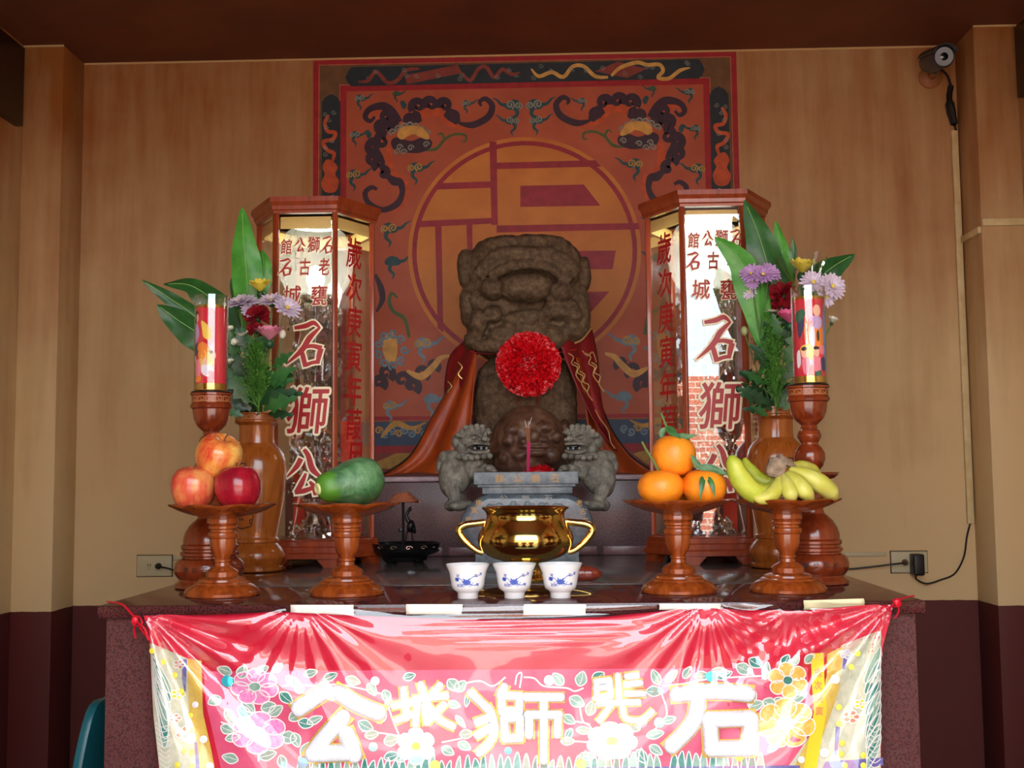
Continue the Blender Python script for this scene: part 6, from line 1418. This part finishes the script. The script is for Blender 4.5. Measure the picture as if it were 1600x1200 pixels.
# tape strips along the table edge
for i, (x0, y0, x1, y1, mt, lb_) in enumerate(((455, 945, 553, 962, 'paper', 'leftmost white tape strip on the altar edge'), (634, 944, 722, 960, 'paper', 'white tape strip left of the middle of the altar edge'), (818, 944, 915, 961, 'paper', 'white tape strip at the middle of the altar edge'), (1030, 943, 1126, 953, 'paper', 'narrow white tape strip under the mandarins'), (1256, 938, 1350, 953, 'paper2', 'yellowed tape strip at the right of the altar edge'))):
    f = lambda u, v: at(x0+(x1-x0)*u+random.uniform(-1, 1)*(u in (0, 1)), y0+(y1-y0)*v+(-3*u if mt == 'paper2' else 0), 1.9855-.0008*math.sin(3*u+i))
    b = MB().grid(f, 10, 3); o = obj('tape_strip', b.mesh('tape'), mt); o.modifiers.new('t', 'SOLIDIFY').thickness = .0006
    tag(o, lb_, 'tape', 'tape strips on the altar edge')
# ribbons tying the corners
for lb_, loops in (('red ribbon knot at the left corner of the altar cloth', [[(168, 940), (190, 944), (205, 958), (212, 968)], [(212, 968), (222, 985), (234, 1000), (240, 1012)], [(212, 968), (210, 985), (212, 997)], [(208, 962), (218, 964), (222, 974), (212, 978), (206, 970)], [(214, 972), (226, 982), (232, 1000)]]),
                   ('red ribbon knot at the right corner of the altar cloth', [[(1428, 931), (1412, 934), (1400, 940)], [(1400, 940), (1390, 950), (1376, 968)], [(1402, 938), (1404, 955), (1398, 966)], [(1394, 938), (1404, 936), (1406, 946), (1396, 948)], [(1398, 942), (1384, 956), (1372, 965)]])):
    p0 = at(*loops[0][-1], 1.975); t = thing('ribbon_knot', lb_, 'ribbon', p0, 0, 'corner ribbon knots')
    for j, L in enumerate(loops):
        Q = [at(p.x, p.y, 1.975-.002*j-(0.0 if j else -.012*(1-i_/20))) for i_, p in enumerate(cat(L, 5))]
        obj('ribbon', rel(MB().tube(Q, [.0045]*len(Q), 6, flat=.25), p0).mesh('rib'), 'ribbon_red', t)
    obj('knot', rel(MB().ell(p0+Vector((0, -.004, 0)), (.006, .004, .007), 10, 6), p0).mesh('knot'), 'ribbon_red', t)
# ---------------------------------------------------------------- fittings on the walls
M['cam_white'] = plain('dull_camera_shell', (60, 58, 60), .4); M['lens_glass'] = plain('lens', (14, 16, 20), .08, 0, .5); M['cam_ring'] = plain('camera_face', (150, 154, 160), .3)
M['rust_disc'] = plain('stained_mount', (150, 88, 44), .6); M['trunking'] = mottled('cream_trunking', (222, 202, 152), (204, 180, 128), 20, .55)
# bullet camera
pc_ = at(1453, 121, YW); t = thing('security_camera', 'black bullet security camera on a round mount in the upper right corner', 'camera', pc_)
d_ = MB().lathe([(.040, 0), (.040, .008), (.034, .014), (.014, .018), (.013, .05)], 32); d_.xf(Matrix.Rotation(R(90), 4, 'X')); obj('mount', d_.mesh('mount'), 'rust_disc', t)
c0 = at(1466, 92, YW-.20)-pc_; ax = Vector((0.02, -1, -.22)).normalized(); q = ax.to_track_quat('Z', 'Y').to_matrix().to_4x4()
obj('arm', MB().tube([(0, -.045, 0), (.005, -.075, .012), c0-ax*.02+Vector((0, 0, -.03))], .009, 10).mesh('arm'), 'cam_white', t)
bd_ = MB().lathe([(.022, -.09), (.034, -.085), (.036, -.02), (.036, .05), (.033, .055), (.030, .05), (.0, .05)], 32); bd_.xf(Matrix.Translation(c0) @ q); hs = obj('housing', bd_.mesh('housing'), 'cam_white', t)
fr_ = MB().lathe([(.014, .0505), (.029, .0505), (.030, .054), (.014, .053)], 32); fr_.xf(Matrix.Translation(c0) @ q); obj('face_ring', fr_.mesh('face'), 'cam_ring', hs)
ln = MB().lathe([(.0, .0515), (.013, .0515), (.013, .054), (.007, .057), (0, .058)], 24); ln.xf(Matrix.Translation(c0) @ q); obj('lens', ln.mesh('lens'), 'lens_glass', hs)
hd_ = MB(); hd_.grid(lambda u, v: Vector((.041*math.cos(PI*(.1+.8*u)), .041*math.sin(PI*(.1+.8*u)), -.09+.165*v)), 14, 4)
q2_ = Matrix.Translation(c0) @ Matrix((Vector((1, 0, 0)), ax.cross(Vector((1, 0, 0))).normalized(), ax)).transposed().to_4x4()
for v in hd_.v: pass
hd_.xf(q2_)
if sum(v.z for v in hd_.v)/len(hd_.v) < c0.z: hd_.v = [Vector((v.x, v.y, 2*c0.z-v.z)) for v in hd_.v]
o = obj('sun_hood', hd_.mesh('hood'), 'cam_white', t); o.modifiers.new('t', 'SOLIDIFY').thickness = .003
Y9 = YW-.012
cb = MB().tube([at(*p) for p in cat([(1470, 108, YW-.10), (1480, 118, YW-.05), (1485, 135, Y9), (1483, 150, Y9-.01), (1485, 170, Y9-.01), (1490, 190, Y9), (1494, 204, Y9)], 5)], [.004]*10+[.010]*8+[.015]*5+[.013]*4+[.004]*4, 8)
tag(obj('camera_cable', cb.mesh('cable'), 'black_plastic'), 'black taped cable hanging from the security camera', 'cable')
a, b_ = at(1490, 205, YW), at(1512, 818, YW)
tag(obj('cable_trunking', MB().box2((XR-.026, YW-.014, b_.z), (XR-.004, YW-.0005, a.z)).mesh('trunk', .002), 'trunking'), 'vertical cream cable trunking in the right corner of the back wall', 'trunking')
a = at(1530, 348, YC); tag(obj('cable_trunking', MB().box2((XR, YC-.012, a.z-.012), (SR-.001, YC-.0005, a.z+.012)).mesh('trunk', .002), 'trunking'), 'short horizontal cream trunking across the right pilaster', 'trunking')
a = at(1495, 356, YW-.12); tag(obj('cable_trunking', MB().box2((XR-.012, YC, a.z-.03), (XR-.0005, YW-.016, a.z-.008)).mesh('trunk', .002), 'trunking'), 'cream trunking on the side of the right pilaster', 'trunking')
for px0, px1, py, lb_ in ((1312, 1384, 866, 'thin white trunking left of the right outlet'), (272, 296, 872, 'thin white trunking right of the left outlet')):
    a, b_ = at(px0, py-3, YW), at(px1, py+3, YW); tag(obj('cable_trunking', MB().box2((a.x, YW-.008, b_.z), (b_.x, YW-.0005, a.z)).mesh('tr', .002), 'beige_plastic'), lb_, 'trunking')
def outlet(px, py, label, n=2):
    p = at(px, py, YW); t = thing('wall_outlet', label, 'outlet', p, 0, 'wall outlets')
    obj('plate_outline', MB().box((0, -.001, 0), (.125, .002, .075)).mesh('plate_outline', .001), 'engrave', t)
    obj('plate', MB().box((0, -.004, 0), (.12, .008, .07)).mesh('plate', .003, 3), 'beige_plastic', t)
    ins = obj('socket', MB().box((0, -.0085, 0), (.066, .003, .03)).mesh('sock', .001), 'beige_plastic', t)
    for s in (-1, 1):
        for dx, dz, h in ((-.004, .003, .008), (.004, .003, .008), (0, -.007, .004)): obj('slot', MB().box((s*.016+dx, -.0101, dz), (.0022, .001, h)).mesh('slot'), 'black_plastic', ins)
    return p
p = outlet(242, 884, 'double wall outlet with one plug, left end of the back wall')
q = p+Vector((.018, -.012, 0)); t = thing('power_plug', 'small black plug in the left wall outlet', 'plug', q)
obj('plug_body', MB().lathe([(.010, 0), (.011, .006), (.009, .016), (.004, .024)], 14).xf(Matrix.Rotation(R(90), 4, 'X')).mesh('plug'), 'black_plastic', t)
obj('cord', rel(MB().tube(cat([q+Vector((0, -.022, 0)), at(262, 888, YW-.05), at(278, 893, YW-.03), at(300, 898, YW-.01), at(330, 901, YW-.01)], 6), .003, 7), q).mesh('cord'), 'black_plastic', t)
p = outlet(1420, 878, 'double wall outlet with plug and adapter, right end of the back wall')
q = p+Vector((-.018, -.012, .0)); t = thing('power_plug', 'small brown plug in the right wall outlet', 'plug', q); M['plug_brown'] = plain('brown_plug', (110, 80, 50), .5)
obj('plug_body', MB().lathe([(.010, 0), (.011, .006), (.009, .016), (.004, .024)], 14).xf(Matrix.Rotation(R(90), 4, 'X')).mesh('plug'), 'plug_brown', t)
obj('cord', rel(MB().tube(cat([q+Vector((0, -.022, 0)), at(1392, 882, YW-.04), at(1360, 886, YW-.02), at(1320, 890, YW-.01), at(1290, 892, YW-.01)], 6), .003, 7), q).mesh('cord'), 'black_plastic', t)
q = at(1433, 882, YW-.035); t = thing('power_adapter', 'black power adapter plugged into the right wall outlet', 'adapter', q)
obj('adapter_body', MB().box((0, 0, 0), (.036, .05, .07)).mesh('ad', .006, 3), 'black_plastic', t)
obj('cord', rel(MB().tube(cat([at(1432, 898, YW-.035), at(1432, 905, YW-.03), at(1448, 912, YW-.02), at(1470, 906, YW-.008), at(1492, 896, YW-.006), at(1506, 870, YW-.006), at(1511, 838, YW-.006), at(1516, 818, YW-.006)], 6), .003, 7), q).mesh('cord'), 'black_plastic', t)
# black boards high on the side walls
a = at(29, 198, 3.7)
tag(obj('hanging_board', MB().box2((SL+.0005, 2.3, a.z), (SL+.03, 3.70, ZC-.03)).mesh('board', .004), 'blackboard'), 'black lacquered board high on the left side wall', 'board')
tag(obj('hanging_board', MB().box2((SR-.03, 2.3, a.z+.03), (SR-.0005, 3.70, ZC-.03)).mesh('board', .004), 'blackboard'), 'black lacquered board high on the right side wall', 'board')
# teal plastic chair beside the altar
t = thing('plastic_chair', 'teal plastic chair beside the left end of the altar', 'chair', (-1.06, 2.42, 0), R(90))
def ch(name, mb, bev=.006): obj(name, mb.mesh(name, bev, 2), 'teal', t)
hb = at(132, 1118, 2.3).z
ch('seat', MB().box((0, 0, .42), (.42, .42, .03)))
for sx in (-1, 1):
    for sy in (-1, 1): ch('leg', MB().tube([(sx*.18, sy*.18, .405), (sx*.205, sy*.205, 0)], [.022, .018], 8), 0)
sh_ = cat([(-.20, .0), (-.205, .25), (-.17, .40), (-.08, hb-.40), (0, hb-.395), (.08, hb-.40), (.17, .40), (.205, .25), (.20, .0)], 5)
bb = MB().prism([(p.x, p.y) for p in sh_], lambda x, y, d: (x, -.185-.12*y-d, .43+y), .02); ch('backrest', bb, .005)
